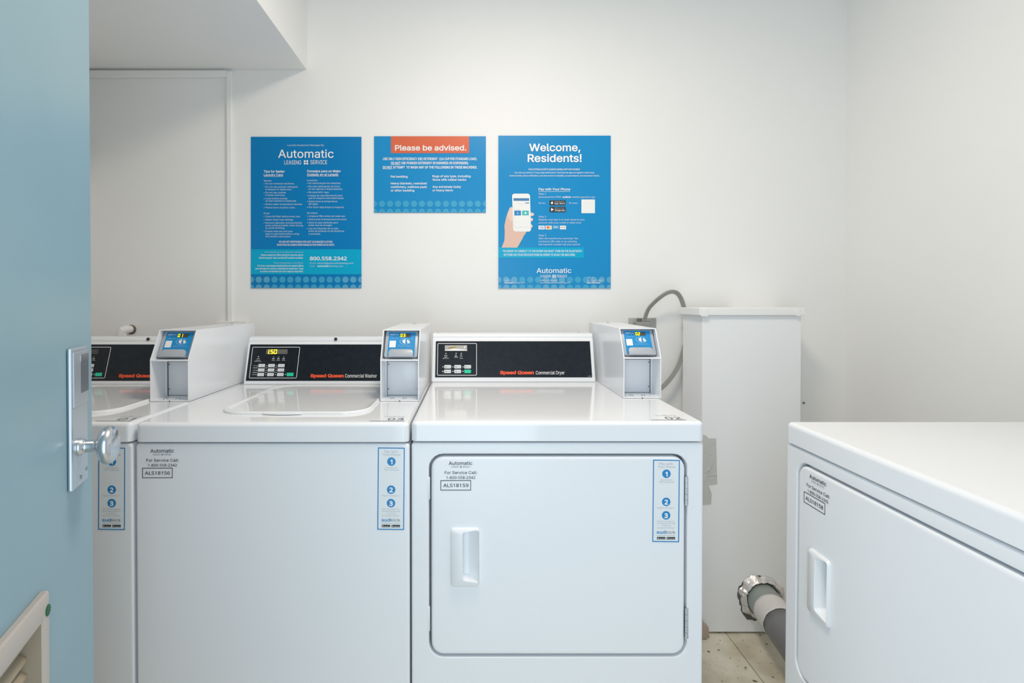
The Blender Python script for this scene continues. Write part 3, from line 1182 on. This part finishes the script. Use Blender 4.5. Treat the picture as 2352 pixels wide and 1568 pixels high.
    f.build('reader_label', root, rd, smooth=False)['label'] = 'bright blue label on the reader'
    d = MB()
    d.rect(s, .42, .82, .065, .215, DARK, .0008)
    seven(d, s, num[0], .435, .07, .085, .14, YEL, .028, 0, .0014)
    seven(d, s, num[1], .535, .07, .085, .14, YEL, .028, 0, .0014)
    for a_ in (.635, .73):
        seven(d, s, '8', a_, .075, .075, .13, DIMSEG, .022, 0, .0012)
    d.build('display', root, rd, smooth=False)['label'] = 'lit yellow number ' + num
    pk = MB()
    pts = [(.06, 1.07), (.06, .90), (.075, .84), (.11, .795), (.16, .775), (.84, .775), (.90, .795), (.94, .84), (.955, .90), (.955, 1.07)]
    pk.prism([s(a_, b_2, .0006) for a_, b_2 in pts], n * .010, BEZEL, .001, 2)
    pk.build('card_guide', root, rd)
    return root


box02 = make_box('white card payment box showing number 02 on the dryer, with power cord behind', '02')
box03 = make_box('white card payment box showing number 03, between the washer and the dryer', '03')
box03.location += Vector((at(873, 922, 1.532).x - BX0 + .0005, 1.532 - BD, WTOP - DTOP))
box01 = make_box('white card payment box showing number 01, nearest the blue door', '01')
box01.location += Vector((at(344.5, 923, 1.527).x - BX0, 1.527 - BD, WTOP - DTOP))


# ------------------------------------------------------------------ posters
class Zoom:
    def __init__(self, sf, ox, oy, k, l=0.0):
        self.sf, self.ox, self.oy, self.k, self.l = sf, ox, oy, k, l

    def __call__(self, a, b, lift=0.0):
        return self.sf(self.ox + a / self.k, self.oy + b / self.k, lift + self.l)


wallsf = Surf((0, DW - .0045, 0), (0, -1, 0))


def poster_sheet(root, x0, x1, y0, y1, m):
    b = MB()
    p = [at(x0, y0, DW - .0042), at(x1, y0, DW - .0042), at(x1, y1, DW - .0042), at(x0, y1, DW - .0042)]
    b.prism(p, (0, .0032, 0), m)
    b.build('sheet', root, smooth=False)


def poster_root(label, x0, x1, y0, y1):
    p = at((x0 + x1) / 2, y1, DW - .004)
    return thing('poster', label, 'poster', p, 'blue laundry posters on the back wall')


def dots(root, s, x0, x1, y0, y1, first, pitch, rows, r, pale=()):
    b = MB()
    i = 0
    n = int((x1 - first) / pitch) + 2
    for cy in rows:
        for k in range(n):
            b.disc(s, first + pitch * k, cy, r, PDOT2 if k in pale else PDOT, .0005, n=26, clip=(x0, x1, y0, y1))
    b.build('dot_border', root, smooth=False)


# --- left poster
r = poster_root('tall blue poster with two columns of laundry tips and a phone number band', 576, 830, 314, 661)
poster_sheet(r, 576.3, 830, 314, 661.3, PBLUED)
s = Zoom(wallsf, 560, 290, 4.02)
b = MB()
b.rect(s, 66, 1085, 1135, 1366, PCYAN, .0004)
b.build('phone_band', r, smooth=False)
b = MB()
b.text(s, 'Laundry Equipment Managed By', 405, 742, 182, 15, SOFTINK)
b.text(s, 'Automatic', 318, 830, 290, 74, WHITEINK, bold=0.006)
b.text(s, 'LEASING', 375, 530, 352, 37, WHITEINK)
b.text(s, 'SERVICE', 615, 770, 350, 37, WHITEINK)
for i in (0, 1):
    for j in (0, 1):
        b.disc(s, 563 + 23 * i, 322 + 22 * j, 9.5, WHITEINK, .0007, n=14)
b.build('logo', r, smooth=False)
b = MB()
for t, x0, x1, y in (('Tips for Better', 185, 378, 427), ('Laundry Care', 185, 362, 459), ('Consejos para un Mejor', 584, 896, 424), ('Cuidado en el Lavado', 584, 873, 456)):
    b.text(s, t, x0, x1, y, 21, WHITEINK, bold=0.014)
b.rect(s, 185, 362, 463, 465, WHITEINK)
b.rect(s, 584, 873, 460, 462, WHITEINK)
for t, x0, x1, y in (
        ('Washer', 185, 258, 510), ('• Do not overload machines.', 185, 468, 536), ('• Do not use powder detergent', 185, 498, 566),
        ('in drawers or dispensers.', 200, 446, 590), ('• Do not dye clothes', 185, 390, 619), ('in these machines.', 200, 382, 643),
        ('• Load clothes loosely', 185, 405, 673), ('so that machine is balanced', 200, 482, 696),
        ('• Select water temperature desired.', 185, 540, 726), ('• Please leave machine clean.', 185, 476, 757),
        ('Dryer', 185, 240, 810), ('• Clean lint filter before every use.', 185, 522, 839), ('• Select dryer heat settings.', 185, 460, 869),
        ('• Remove delicates and permanent', 185, 538, 898), ('press loads promptly when drying', 200, 545, 922), ('to avoid wrinkling.', 200, 380, 946),
        ('• Please read use and care', 185, 450, 976), ('tags on garments before using', 200, 510, 1000), ('the washers and dryers.', 200, 437, 1024),
        ('Lavadora', 584, 678, 506), ('• No sobrecargue las maquinas.', 584, 898, 532), ('• No uses detergente de polvo', 584, 888, 562),
        ('en los cajones o dispensadores.', 598, 915, 586), ('• No para teñir ropa.', 584, 788, 616), ('• Cargue la ropa libremente para', 584, 910, 646),
        ('que la maquina este balanceada.', 598, 926, 670), ('• Seleccione la temperatura', 584, 864, 700), ('del agua.', 598, 688, 724),
        ('• Por favor deja limpia la maquina.', 584, 928, 754), ('Secadora', 584, 678, 807), ('• Limpie el filtro antes de cada uso.', 584, 938, 836),
        ('• Seleccione la temperatura de secar.', 584, 952, 866), ('• Saca la ropa delicada para', 584, 868, 896), ('evitar que se arrugen.', 598, 818, 920),
        ('• Lea las etiquetas de la ropa', 584, 872, 950), ('antes de ponerlas en las lavadoras', 598, 926, 974), ('y secadoras.', 598, 710, 1000)):
    b.text(s, t, x0, x1, y, 15, SOFTINK)
b.text(s, 'WE ARE NOT RESPONSIBLE FOR LOST OR DAMAGED CLOTHES.', 325, 822, 1074, 17, WHITEINK, bold=0.008)
b.text(s, 'NOSOTROS NO SOMOS RESPONSABLES POR DAÑOS EN SU ROPA.', 308, 838, 1102, 17, WHITEINK, bold=0.008)
for t, x0, x1, y, m in (
        ('For machine or customer service:', 195, 550, 1168, PALEINK), ('Please contact our office directly for service calls or', 160, 550, 1195, WHITEINK),
        ('refund requests. Have machine ID numbers available.', 140, 550, 1221, WHITEINK), ('Para máquinas o servicio:', 280, 550, 1268, PALEINK),
        ('Por favor, comuníquese directamente con nuestra oficina', 128, 550, 1294, WHITEINK),
        ('para llamadas de servicio o solicitudes de reembolso. Tenga', 108, 550, 1320, WHITEINK),
        ('el número de identificación de la máquina disponible.', 152, 550, 1346, WHITEINK)):
    b.text(s, t, x0, x1, y, 15, m, .001, bold=0.006 if m is WHITEINK else 0)
b.text(s, '800.558.2342', 610, 952, 1236, 35, WHITEINK, .001, bold=0.016)
b.text(s, 'Email', 610, 668, 1270, 15, PALEINK, .001)
b.text(s, 'service@automaticleasing.com', 680, 1012, 1270, 15, SOFTINK, .001)
b.text(s, 'Visit', 610, 655, 1297, 15, PALEINK, .001)
b.text(s, 'automatic', 680, 788, 1297, 16, WHITEINK, .001, bold=0.012)
b.text(s, 'leasing.com', 792, 915, 1297, 15, SOFTINK, .001)
b.build('lettering', r, smooth=False)
dots(r, s, 66, 1085, 1370, 1491, 66, 72.7, (1415, 1488), 29, (0, 1, 2, 12, 13, 14))

# --- middle poster
r = poster_root('short wide blue poster with an orange Please be advised banner', 859, 1116, 313, 488)
poster_sheet(r, 859.3, 1116, 312.8, 487.8, PBLUE)
s = Zoom(wallsf, 840, 300, 7.84)
b = MB()
b.rect(s, 455, 1862, 101, 405, PORANGE, .0004)
b.build('orange_banner', r, smooth=False)
b = MB()
b.text(s, 'Please be advised.', 528, 1810, 356, 96, WHITEINK, .001, bold=0.016)
b.build('heading', r, smooth=False)
b = MB()
for t, x0, x1, y in (('USE ONLY HIGH EFFICIENCY (HE) DETERGENT  (1/4 CUP PER STANDARD LOAD).', 312, 2005, 529),
                     ('DO NOT USE POWDER DETERGENT IN DRAWERS OR DISPENSERS.', 458, 1852, 604),
                     ('DO NOT ATTEMPT  TO WASH ANY OF THE FOLLOWING IN THESE MACHINES.', 308, 2008, 681)):
    b.text(s, t, x0, x1, y, 44, WHITEINK, bold=0.018)
b.rect(s, 458, 628, 609, 614, WHITEINK)
b.rect(s, 308, 484, 686, 691, WHITEINK)
b.build('warning_text', r, smooth=False)
b = MB()
for t, x0, x1, y in (('Pet bedding', 450, 755, 845), ('Heavy blankets, oversized', 450, 1098, 967), ('comforters, mattress pads', 450, 1100, 1031),
                     ('or other bedding', 450, 875, 1095), ('Rugs of any type, including', 1203, 1888, 838), ('those with rubber backs', 1203, 1810, 901),
                     ('Any extremely bulky', 1203, 1718, 1029), ('or heavy items', 1203, 1570, 1092)):
    b.text(s, t, x0, x1, y, 38, WHITEINK, bold=0.012)
b.build('item_list', r, smooth=False)
dots(r, s, 152, 2163, 1240, 1470, 150, 143.7, (1316, 1460), 57)

# --- right poster
r = poster_root('tall blue Welcome, Residents! poster picturing a hand with a phone', 1145, 1403, 312, 662)
poster_sheet(r, 1144.8, 1402.8, 311.4, 662, PBLUE)
s = Zoom(wallsf, 1130, 300, 4.1276)
b = MB()
b.rect(s, 62, 870, 1107, 1206, PCYAN, .0004)
b.build('notice_band', r, smooth=False)
b = MB()
b.text(s, 'Automatic', 422, 752, 1348, 45, WHITEINK, .001, bold=0.006)
b.text(s, 'LEASING', 458, 560, 1390, 24, WHITEINK, .001)
b.text(s, 'SERVICE', 613, 712, 1390, 24, WHITEINK, .001)
for i in (0, 1):
    for j in (0, 1):
        b.disc(s, 579 + 19 * i, 1371 + 15 * j, 7, WHITEINK, .001, n=12)
b.build('logo', r, smooth=False)
b = MB()
b.text(s, 'Welcome,', 352, 838, 193, 70, WHITEINK, bold=0.016)
b.text(s, 'Residents!', 338, 850, 295, 72, WHITEINK, bold=0.016)
b.build('heading', r, smooth=False)
b = MB()
b.text(s, 'THIS SYSTEM ACCEPTS SUDKICK MOBILE APP FOR PAYMENT.', 345, 838, 375, 16, WHITEINK, bold=0.006)
b.text(s, 'Pay with your phone in 3 easy steps listed below. Download the app and register to load value,', 215, 970, 405, 15, WHITEINK)
b.text(s, 'receive laundry status notifications, and view machine availability, account balance, and transaction history.', 165, 1020, 434, 15, WHITEINK)
b.build('intro_text', r, smooth=False)
b = MB()
b.text(s, 'Pay with Your Phone', 442, 742, 565, 21, WHITEINK, bold=0.012)
b.rect(s, 442, 740, 575, 578, WHITEINK)
for t, x0, x1, y in (('Step 1', 442, 512, 607), ('Download the FREE', 442, 655, 637), ('mobile payment app.', 758, 982, 637), ('Go to:', 442, 505, 694),
                     ('Or scan:', 730, 815, 694), ('Step 2', 442, 513, 823), ('Register and sign in to load value to your', 442, 878, 851),
                     ('account with your credit or debit card.', 442, 848, 880), ('Step 3', 442, 513, 1000),
                     ('Start the machine by scanning* the', 442, 815, 1029), ("machine's QR code or by entering", 442, 802, 1058),
                     ('the machine number into your phone.', 442, 838, 1086)):
    b.text(s, t, x0, x1, y, 16, SOFTINK, .001)
b.text(s, 'sudkick', 667, 750, 637, 17, WHITEINK, bold=0.016)
b.build('step_text', r, smooth=False)
b = MB()
for t, x0, x1, y in (('visit us', 118, 180, 1425), ('email us a message', 458, 620, 1425),
                     ('service@automaticleasing.com', 458, 740, 1447), ('call us', 905, 958, 1399), ('24/7 days a week', 900, 1050, 1425)):
    b.text(s, t, x0, x1, y, 16, SOFTINK, .001)
b.text(s, 'automatic', 118, 205, 1447, 15, WHITEINK, .001, bold=0.014)
b.text(s, 'leasing.com', 208, 310, 1447, 15, SOFTINK, .001)
b.text(s, '800.558.2342', 900, 1028, 1447, 15, WHITEINK, .001, bold=0.014)
b.build('contact_text', r, smooth=False)
b = MB()
b.text(s, '*IN ORDER TO CONNECT TO THE ROOM YOU MUST TURN ON THE BLUETOOTH', 100, 850, 1151, 20, WHITEINK, .001, bold=0.006)
b.text(s, 'SETTING ON YOUR DEVICE/PHONE IN ORDER TO SCAN THE MACHINE.', 112, 790, 1186, 20, WHITEINK, .001, bold=0.006)
b.build('notice_text', r, smooth=False)
b = MB()
badge(b, s, 545, 698, 660, 707, 'App Store', 'Available on the', 'apple')
badge(b, s, 545, 698, 722, 773, 'Google play', 'Get it on', 'play')
b.build('store_badges', r, smooth=False)
b = MB()
b.rect(s, 848, 976, 652, 782, PAPER)
b.build('blank_square', r, smooth=False)
b = MB()
b.rect(s, 441, 500, 900, 936, PAPER)
b.text(s, 'VISA', 449, 492, 926, 16, BLUEINK, .001, bold=0.01)
b.rect(s, 508, 566, 900, 936, PAPER)
b.disc(s, 529, 917, 12, REDINK, .0008, n=14)
b.disc(s, 545, 917, 12, mat('card_orange', (0.9, 0.42, 0.04), .5), .001, n=14)
b.rect(s, 576, 632, 898, 930, mat('card_blue', (0.12, 0.42, 0.68), .4))
b.text(s, 'AMEX', 584, 624, 920, 12, PAPER, .001)
b.rect(s, 644, 702, 900, 935, PAPER)
b.text(s, 'DISCOVER', 650, 696, 922, 9, BLACKINK, .001)
b.build('card_logos', r, smooth=False)
b = MB()
b.poly(s, [(92, 1108), (118, 1040), (121, 960), (118, 900), (135, 820), (150, 772), (168, 732), (180, 722), (192, 728), (198, 745), (205, 900),
           (222, 950), (330, 950), (318, 975), (302, 995), (285, 1030), (262, 1070), (240, 1108)], SKIN, .0005)
b.poly(s, [(150, 800), (168, 735), (180, 724), (191, 730), (196, 760), (196, 850), (175, 860)], SKINL, .0008)
for cx, cy, rx, ry in ((372, 793, 27, 17), (366, 842, 24, 17), (362, 905, 23, 19)):
    b.disc(s, cx, cy, rx, SKINL, .0005, ry=ry, n=18)
b.build('hand_picture', r, smooth=False)
b = MB()
sk = Shift(wallsf, 1130, 300, 4.1276, 0, 0, .03, 0)
b.rect(sk, 172, 342, 597, 957, PAPER, .0011, r=24)
b.rect(sk, 184, 332, 640, 914, LGREY, .0014)
b.rect(sk, 185, 331, 666, 913, PAPER, .0017)
b.rect(sk, 184, 332, 641, 665, mat('printed_navy', (0.05, 0.20, 0.42), .45), .0017)
b.rect(sk, 295, 331, 682, 690, BLUEINK, .002)
b.text(sk, '$10.00', 228, 290, 700, 15, LGREY, .002)
b.rect(sk, 193, 240, 745, 750, LGREY, .002)
b.rect(sk, 188, 251, 758, 804, BLUEINK, .002)
b.rect(sk, 262, 325, 758, 803, TEAL, .002)
b.text(sk, '$', 214, 226, 792, 17, PAPER, .0023)
b.disc(sk, 294, 781, 10, PAPER, .0023, n=12)
b.build('phone_picture', r, smooth=False)
dots(r, s, 62, 1125, 1378, 1494, 60, 75.4, (1413, 1488), 30, (0, 1, 2, 6, 7, 8, 12, 13, 14))

# ------------------------------------------------------------------ blue door, open into the room
u = Vector((-.314, -.949, 0)).normalized() * -1       # from hinge toward the free edge
u = Vector((-0.3155, 0.9489, 0)).normalized()         # toward the free edge, away from the camera
nrm = Vector((u.y, -u.x, 0))                          # out of the face we see
edge = at(212, 1000, .862)
edge.z = 0
DWID = .84
hinge = edge - u * DWID
dsf = Surf(edge, nrm)
droot = bpy.data.objects.new('door_1', None)
droot.location = (hinge.x, hinge.y, 0)
droot['base'] = [hinge.x, hinge.y, 0]
C.objects.link(droot)
structure(droot, 'open blue painted door at the left edge')


def dpt(t, z, d=0.0):
    """t metres back from the free edge, height z, d out of the face"""
    return edge - u * t + Vector((0, 0, z)) + nrm * d


def dbox(b, t0, t1, z0, z1, d0, d1, m, bev=0.0):
    b.prism([dpt(t0, z0, d0), dpt(t1, z0, d0), dpt(t1, z1, d0), dpt(t0, z1, d0)], nrm * (d1 - d0), m, bev, 2)


def dt(px, py):
    q = dsf(px, py)
    return (edge - q).dot(u), q.z


# louver opening
lt, lz = dt(93.5, 1357)
lz0, lt1 = .28, lt + .40
def tz(rect, d, r=.0008):
    return [dpt(t_, z_, d) for t_, z_ in rr(*rect, r, 2)]


b = MB()
leaf, hol = (0, DWID, .012, 2.03), (lt + .008, lt1 - .008, lz0 + .008, lz - .008)
lf2 = (.0015, DWID - .0015, .0135, 2.0285)
b.loft([tz(leaf, -.0405), tz(leaf, -.0015), tz(lf2, 0), tz(hol, 0), tz(hol, -.042), tz(lf2, -.042), tz(leaf, -.0405)], DOORM, False, False)
b.build('door_leaf', droot, wn=True)
fw = .030
fo, fi = (lt, lt1, lz0, lz), (lt + fw * .75, lt1 - fw * .75, lz0 + fw, lz - fw)


def inset(q, k):
    return (q[0] + k, q[1] - k, q[2] + k, q[3] - k)


b = MB()
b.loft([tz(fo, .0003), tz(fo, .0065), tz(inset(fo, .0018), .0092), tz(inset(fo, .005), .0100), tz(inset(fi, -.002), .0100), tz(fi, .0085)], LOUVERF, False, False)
b.loft([tz(fi, .0085), tz(fi, -.0415)], LOUVER, False, False)  # inner return takes the darker slat colour to stand for shade in the recess
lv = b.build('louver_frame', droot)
lv['label'] = 'beige louver vent frame set in the blue door'
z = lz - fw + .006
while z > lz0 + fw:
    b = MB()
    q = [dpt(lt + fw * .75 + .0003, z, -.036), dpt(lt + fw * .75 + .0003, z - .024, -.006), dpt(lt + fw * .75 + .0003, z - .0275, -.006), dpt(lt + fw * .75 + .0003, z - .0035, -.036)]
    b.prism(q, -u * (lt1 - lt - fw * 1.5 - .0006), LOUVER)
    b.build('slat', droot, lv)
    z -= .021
gd = dt(87.5, 1404)
MB().lathe([(.0068, 0), (.0068, .0012), (.004, .002)], dpt(gd[0], gd[1], .0098), nrm, GREEN, 18).build('screw_cap', droot)['label'] = 'dark green round screw cap'
# lock plate, knob
dsf = Surf(edge + nrm * .0065, nrm)
t1, zt1 = dt(164, 800)
t0, zt0 = dt(201.5, 795)
zb = dt(164, 1133)[1]
b = MB()
dbox(b, t0, t1, zb, zt1, 0, .0065, STEEL, .003)
dbox(b, t0 + .004, t1 - .004, zb + .118, zt1 - .006, .0060, .0082, STEEL, .0015)
lp = b.build('lock_plate', droot, wn=True)
lp['label'] = 'tall brushed steel lock plate'
b = MB()
dbox(b, t0 + .0035, t1 - .030, zt1 - .068, zt1 - .012, .0080, .0084, mat('lock_window', (0.17, 0.20, 0.23), .3, metal=.5), 0)
dbox(b, t0 + .0035, t1 - .030, zt1 - .022, zt1 - .013, .0084, .0087, CHROME, 0)
b.build('lock_window', droot, lp)
for tt, zz in ((.5, .012), (.15, .018)):
    MB().lathe([(.0028, 0), (.0028, .0008), (.0015, .0012)], dpt(t0 + (t1 - t0) * tt, zb + zz, .0065), nrm, mat('screw_dark', (.3, .33, .36), .4, metal=.8), 12).build('screw', droot, lp)
kt, kz = dt(181, 1026)
b = MB()
kp = spline([Vector((p, q, 0)) for p, q in [(.0125, 0), (.0125, .003), (.0105, .007), (.0088, .009), (.0088, .017), (.0098, .021), (.0145, .0245),
            (.0215, .0275), (.0265, .0325), (.0278, .037), (.0265, .0420), (.0220, .0465), (.0140, .0492), (.005, .0502), (.0002, .0503)]], 4)
b.lathe([(max(q.x, .0002), q.y) for q in kp], dpt(kt, kz, .0065), nrm, CHROME, 64)
kn = b.build('knob', droot, angle=60)
kn['label'] = 'satin chrome door knob'

# ------------------------------------------------------------------ outlet and power cord
q0, q1 = at(1444.5, 730, DW - .006), at(1507, 792, DW - .006)
r = thing('wall_outlet', 'square steel outlet plate on the wall behind the dryer', 'outlet', (q0.x / 2 + q1.x / 2, DW - .004, q1.z))
MB().box((q0.x, DW - .007, q1.z), (q1.x, DW - .0005, q0.z), OUTLET, .002).build('cover_plate', r)
m0, m1 = at(1464, 737, DW - .01), at(1493, 785, DW - .01)
MB().box((m0.x, DW - .012, m1.z), (m1.x, DW - .0072, m0.z), mat('receptacle', (.25, .25, .23), .5), .002).build('receptacle', r)

pc = [(1480, 748, 2.085), (1481, 735, 2.080), (1484, 722, 2.075), (1491, 707, 2.068), (1503, 694, 2.06), (1517, 682, 2.05), (1531, 673, 2.045), (1544, 669.5, 2.04),
      (1555, 673, 2.045), (1563, 683, 2.055), (1568.5, 697, 2.065), (1573, 714, 2.075), (1577, 740, 2.088), (1577, 770, 2.09), (1572, 795, 2.085), (1566, 818, 2.078),
      (1557, 842, 2.072), (1545, 862, 2.068), (1531, 879, 2.066), (1515, 894, 2.066), (1495, 910, 2.07), (1470, 935, 2.082), (1440, 975, 2.088), (1415, 1035, 2.085), (1405, 1110, 2.075)]
pts = [at(*p) for p in pc]


sp = spline(pts, 5)
r = thing('power_cord', 'thick grey flat power cord looping from the outlet down behind the dryer', 'power cord', pts[-1])
b = MB()
for k in (-1, 0, 1):
    path = []
    for i, p in enumerate(sp):
        t = (sp[min(i + 1, len(sp) - 1)] - sp[max(i - 1, 0)]).normalized()
        side = t.cross(Vector((0, 1, 0))).normalized() * .0046 + Vector((0, -.0018, 0))
        path.append(p + side * k)
    b.tube(path, .0034, CORDM, 10)
b.build('cord', r, angle=60)
b = MB()
a0, a1 = at(1459, 739, 2.09), at(1492, 757, 2.09)
b.box((a0.x, 2.075, a1.z), (a1.x, DW - .0125, a0.z), CORDM, .004, 3)
b.build('plug', r)
b = MB()
a0, a1 = at(1466, 731, 2.09), at(1474, 742, 2.09)
b.box((a0.x, 2.088, a1.z), (a1.x, 2.104, a0.z), CORDB, .001)
b.build('plug_clamp', r)

# ------------------------------------------------------------------ vent duct at the chase
hc = at(1747, 1369, DCH)
r = thing('vent_duct', 'grey round vent duct with taped joint entering the chase near the floor', 'duct', (hc.x, DCH - .1, 0.0))
ax = Vector((-.085, -.68, -.012))
axn = ax.normalized()


def tubeseg(a, b2, r0, r1, m, name, crumple=0.0, n=28):
    bb = MB()
    uu = axn.orthogonal().normalized()
    ww = axn.cross(uu)
    rings = []
    k = 10
    for i in range(k + 1):
        t = a + (b2 - a) * i / k
        rad = r0 + (r1 - r0) * i / k
        ring = []
        for j in range(n):
            an = 2 * math.pi * j / n
            rj = rad + (random.uniform(-crumple, crumple) if crumple else 0)
            ring.append(hc + Vector((0, 0, 0)) + axn * t + (uu * math.cos(an) + ww * math.sin(an)) * rj)
        rings.append(ring)
    bb.loft(rings, m, False, False)
    # inner skin gives the sheet a thickness
    o = bb.build(name, r, angle=50)
    sd = o.modifiers.new('thickness', 'SOLIDIFY')
    sd.thickness = .0012
    sd.offset = -1
    return o


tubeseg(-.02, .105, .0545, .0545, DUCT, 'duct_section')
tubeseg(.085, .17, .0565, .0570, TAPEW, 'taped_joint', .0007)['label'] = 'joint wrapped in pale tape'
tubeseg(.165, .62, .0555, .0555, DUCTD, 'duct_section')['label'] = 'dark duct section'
# torn foil collar in the hole
b = MB()
rings = []
n = 54
rad = [1.01 + .05 * math.sin(6 * math.pi * j / n + 1) + .05 * math.sin(14 * math.pi * j / n) + .035 * math.sin(26 * math.pi * j / n + 2) + random.uniform(-.02, .02) for j in range(n)]
for rr_, y in ((.056, -.012), (.062, -.024), (.066, -.016), (.071, -.012), (.075, -.005), (.078, -.0012)):
    ring = []
    for j in range(n):
        an = 2 * math.pi * j / n
        k = 1 + (rad[j] - 1) * (rr_ - .056) / .022 * .9 + random.uniform(-.02, .02)
        ring.append((hc.x + .0 + rr_ * k * math.cos(an), DCH + y + random.uniform(-.0035, .0025) * (1 if y < -.002 else .2), hc.z + rr_ * k * math.sin(an)))
    rings.append(ring)
b.loft(rings, FOIL, False, False)
b.build('foil_collar', r, angle=15)['label'] = 'crumpled foil tape collar'
b = MB()
ring = []
n = 60
sh = [1.0 + .05 * math.sin(6 * math.pi * j / n + 1) + .04 * math.sin(10 * math.pi * j / n) + .02 * math.sin(34 * math.pi * j / n) + random.uniform(-.025, .025) for j in range(n)]
for rr_ in (.060, .0805):
    ring.append([(hc.x - .004 + rr_ * (sh[j] if rr_ > .07 else 1) * math.cos(2 * math.pi * j / n), DCH - .0006, hc.z - .006 + rr_ * (sh[j] if rr_ > .07 else 1) * math.sin(2 * math.pi * j / n)) for j in range(n)])
b.loft(ring, mat('torn_edge', (0.13, 0.12, 0.105), .9), False, False)
b.build('torn_hole_edge', r, smooth=False)['label'] = 'dark torn edge of the hole'

# duct tape on the chase
ts = Surf((0, DCH - .0012, 0), (0, -1, 0))
r = thing('tape_patch', 'torn grey duct tape strips stuck on the chase beside the dryer', 'tape', at(1630, 1158, DCH))
b = MB()
b.prism([ts(*p) for p in ((1614, 998), (1622, 1000), (1627, 1006), (1645, 1006.5), (1646, 1060), (1647.5, 1112), (1628, 1113.5), (1614, 1113))], (0, .001, 0), TAPE)
b.build('strip', r, smooth=False)
ts2 = Surf((0, DCH - .0020, 0), (0, -1, 0))
b = MB()
b.prism([ts2(*p) for p in ((1614, 1108), (1627, 1112), (1634.5, 1133), (1633.5, 1157), (1614, 1158.5))], (0, .0016, 0), TAPE)
b.build('strip', r, smooth=False)
b = MB()
for p0, p1 in (((1618, 1105), (1637, 1052)), ((1626, 1092), (1647, 1089)), ((1620, 1085), (1640, 1062))):
    b.tube([ts(*p0, .0004), ts((p0[0] + p1[0]) / 2 + 1.5, (p0[1] + p1[1]) / 2, .0012), ts(*p1, .0004)], .0012, TAPE, 8)
b.build('wrinkle', r)

# scrap of cardboard on the floor
q = at(1615, 1462, 1.925)
b = MB()
sc_ = [(1604, 1436), (1618, 1441), (1629, 1452), (1628, 1463), (1624, 1471), (1604, 1474)]
b.prism([at(*p, 1.905) for p in sc_], (.004, .018, .004), CARD, .002)
zmin = min(v.z for v in b.v)
for v in b.v:
    v.z += .0005 - zmin
tag(b.build('cardboard_scrap', base=Vector((q.x, 1.91, 0))), 'small brown torn scrap on the floor at the dryer side', 'scrap')

# nail in the wall beside the chase, fixings
q = at(1846, 925, DW)
b = MB()
b.lathe([(.0045, 0), (.0045, .002), (.0025, .004)], q, (0, -1, 0), mat('dull_nail', (.22, .21, .2), .5, metal=.6), 12)
tag(b.build('nail', base=Vector(q)), 'small dark nail in the wall right of the chase', 'nail')
# pipe stub above the left washer
r = thing('water_pipe', 'white painted pipe elbow with a rusty collar on the back wall, far left', 'pipe', at(283, 775, DW - .03))
e = at(284, 760, DW - .03)
b = MB()
b.tube([(e.x - .004, DW - .035, e.z - .06), (e.x - .004, DW - .035, e.z - .006), (e.x - .001, DW - .034, e.z + .002), (e.x + .006, DW - .028, e.z + .006), (e.x + .010, DW - .001, e.z + .006)], [.016, .016, .017, .016, .014], TRIMM, 16)
b.build('elbow', r)
b = MB()
b.lathe([(.018, 0), (.0185, .002), (.016, .004), (.0145, .005)], (e.x + .012, DW - .0005, e.z + .004), (0, -1, 0), RUST, 20)
b.build('collar', r)['label'] = 'rusty collar'
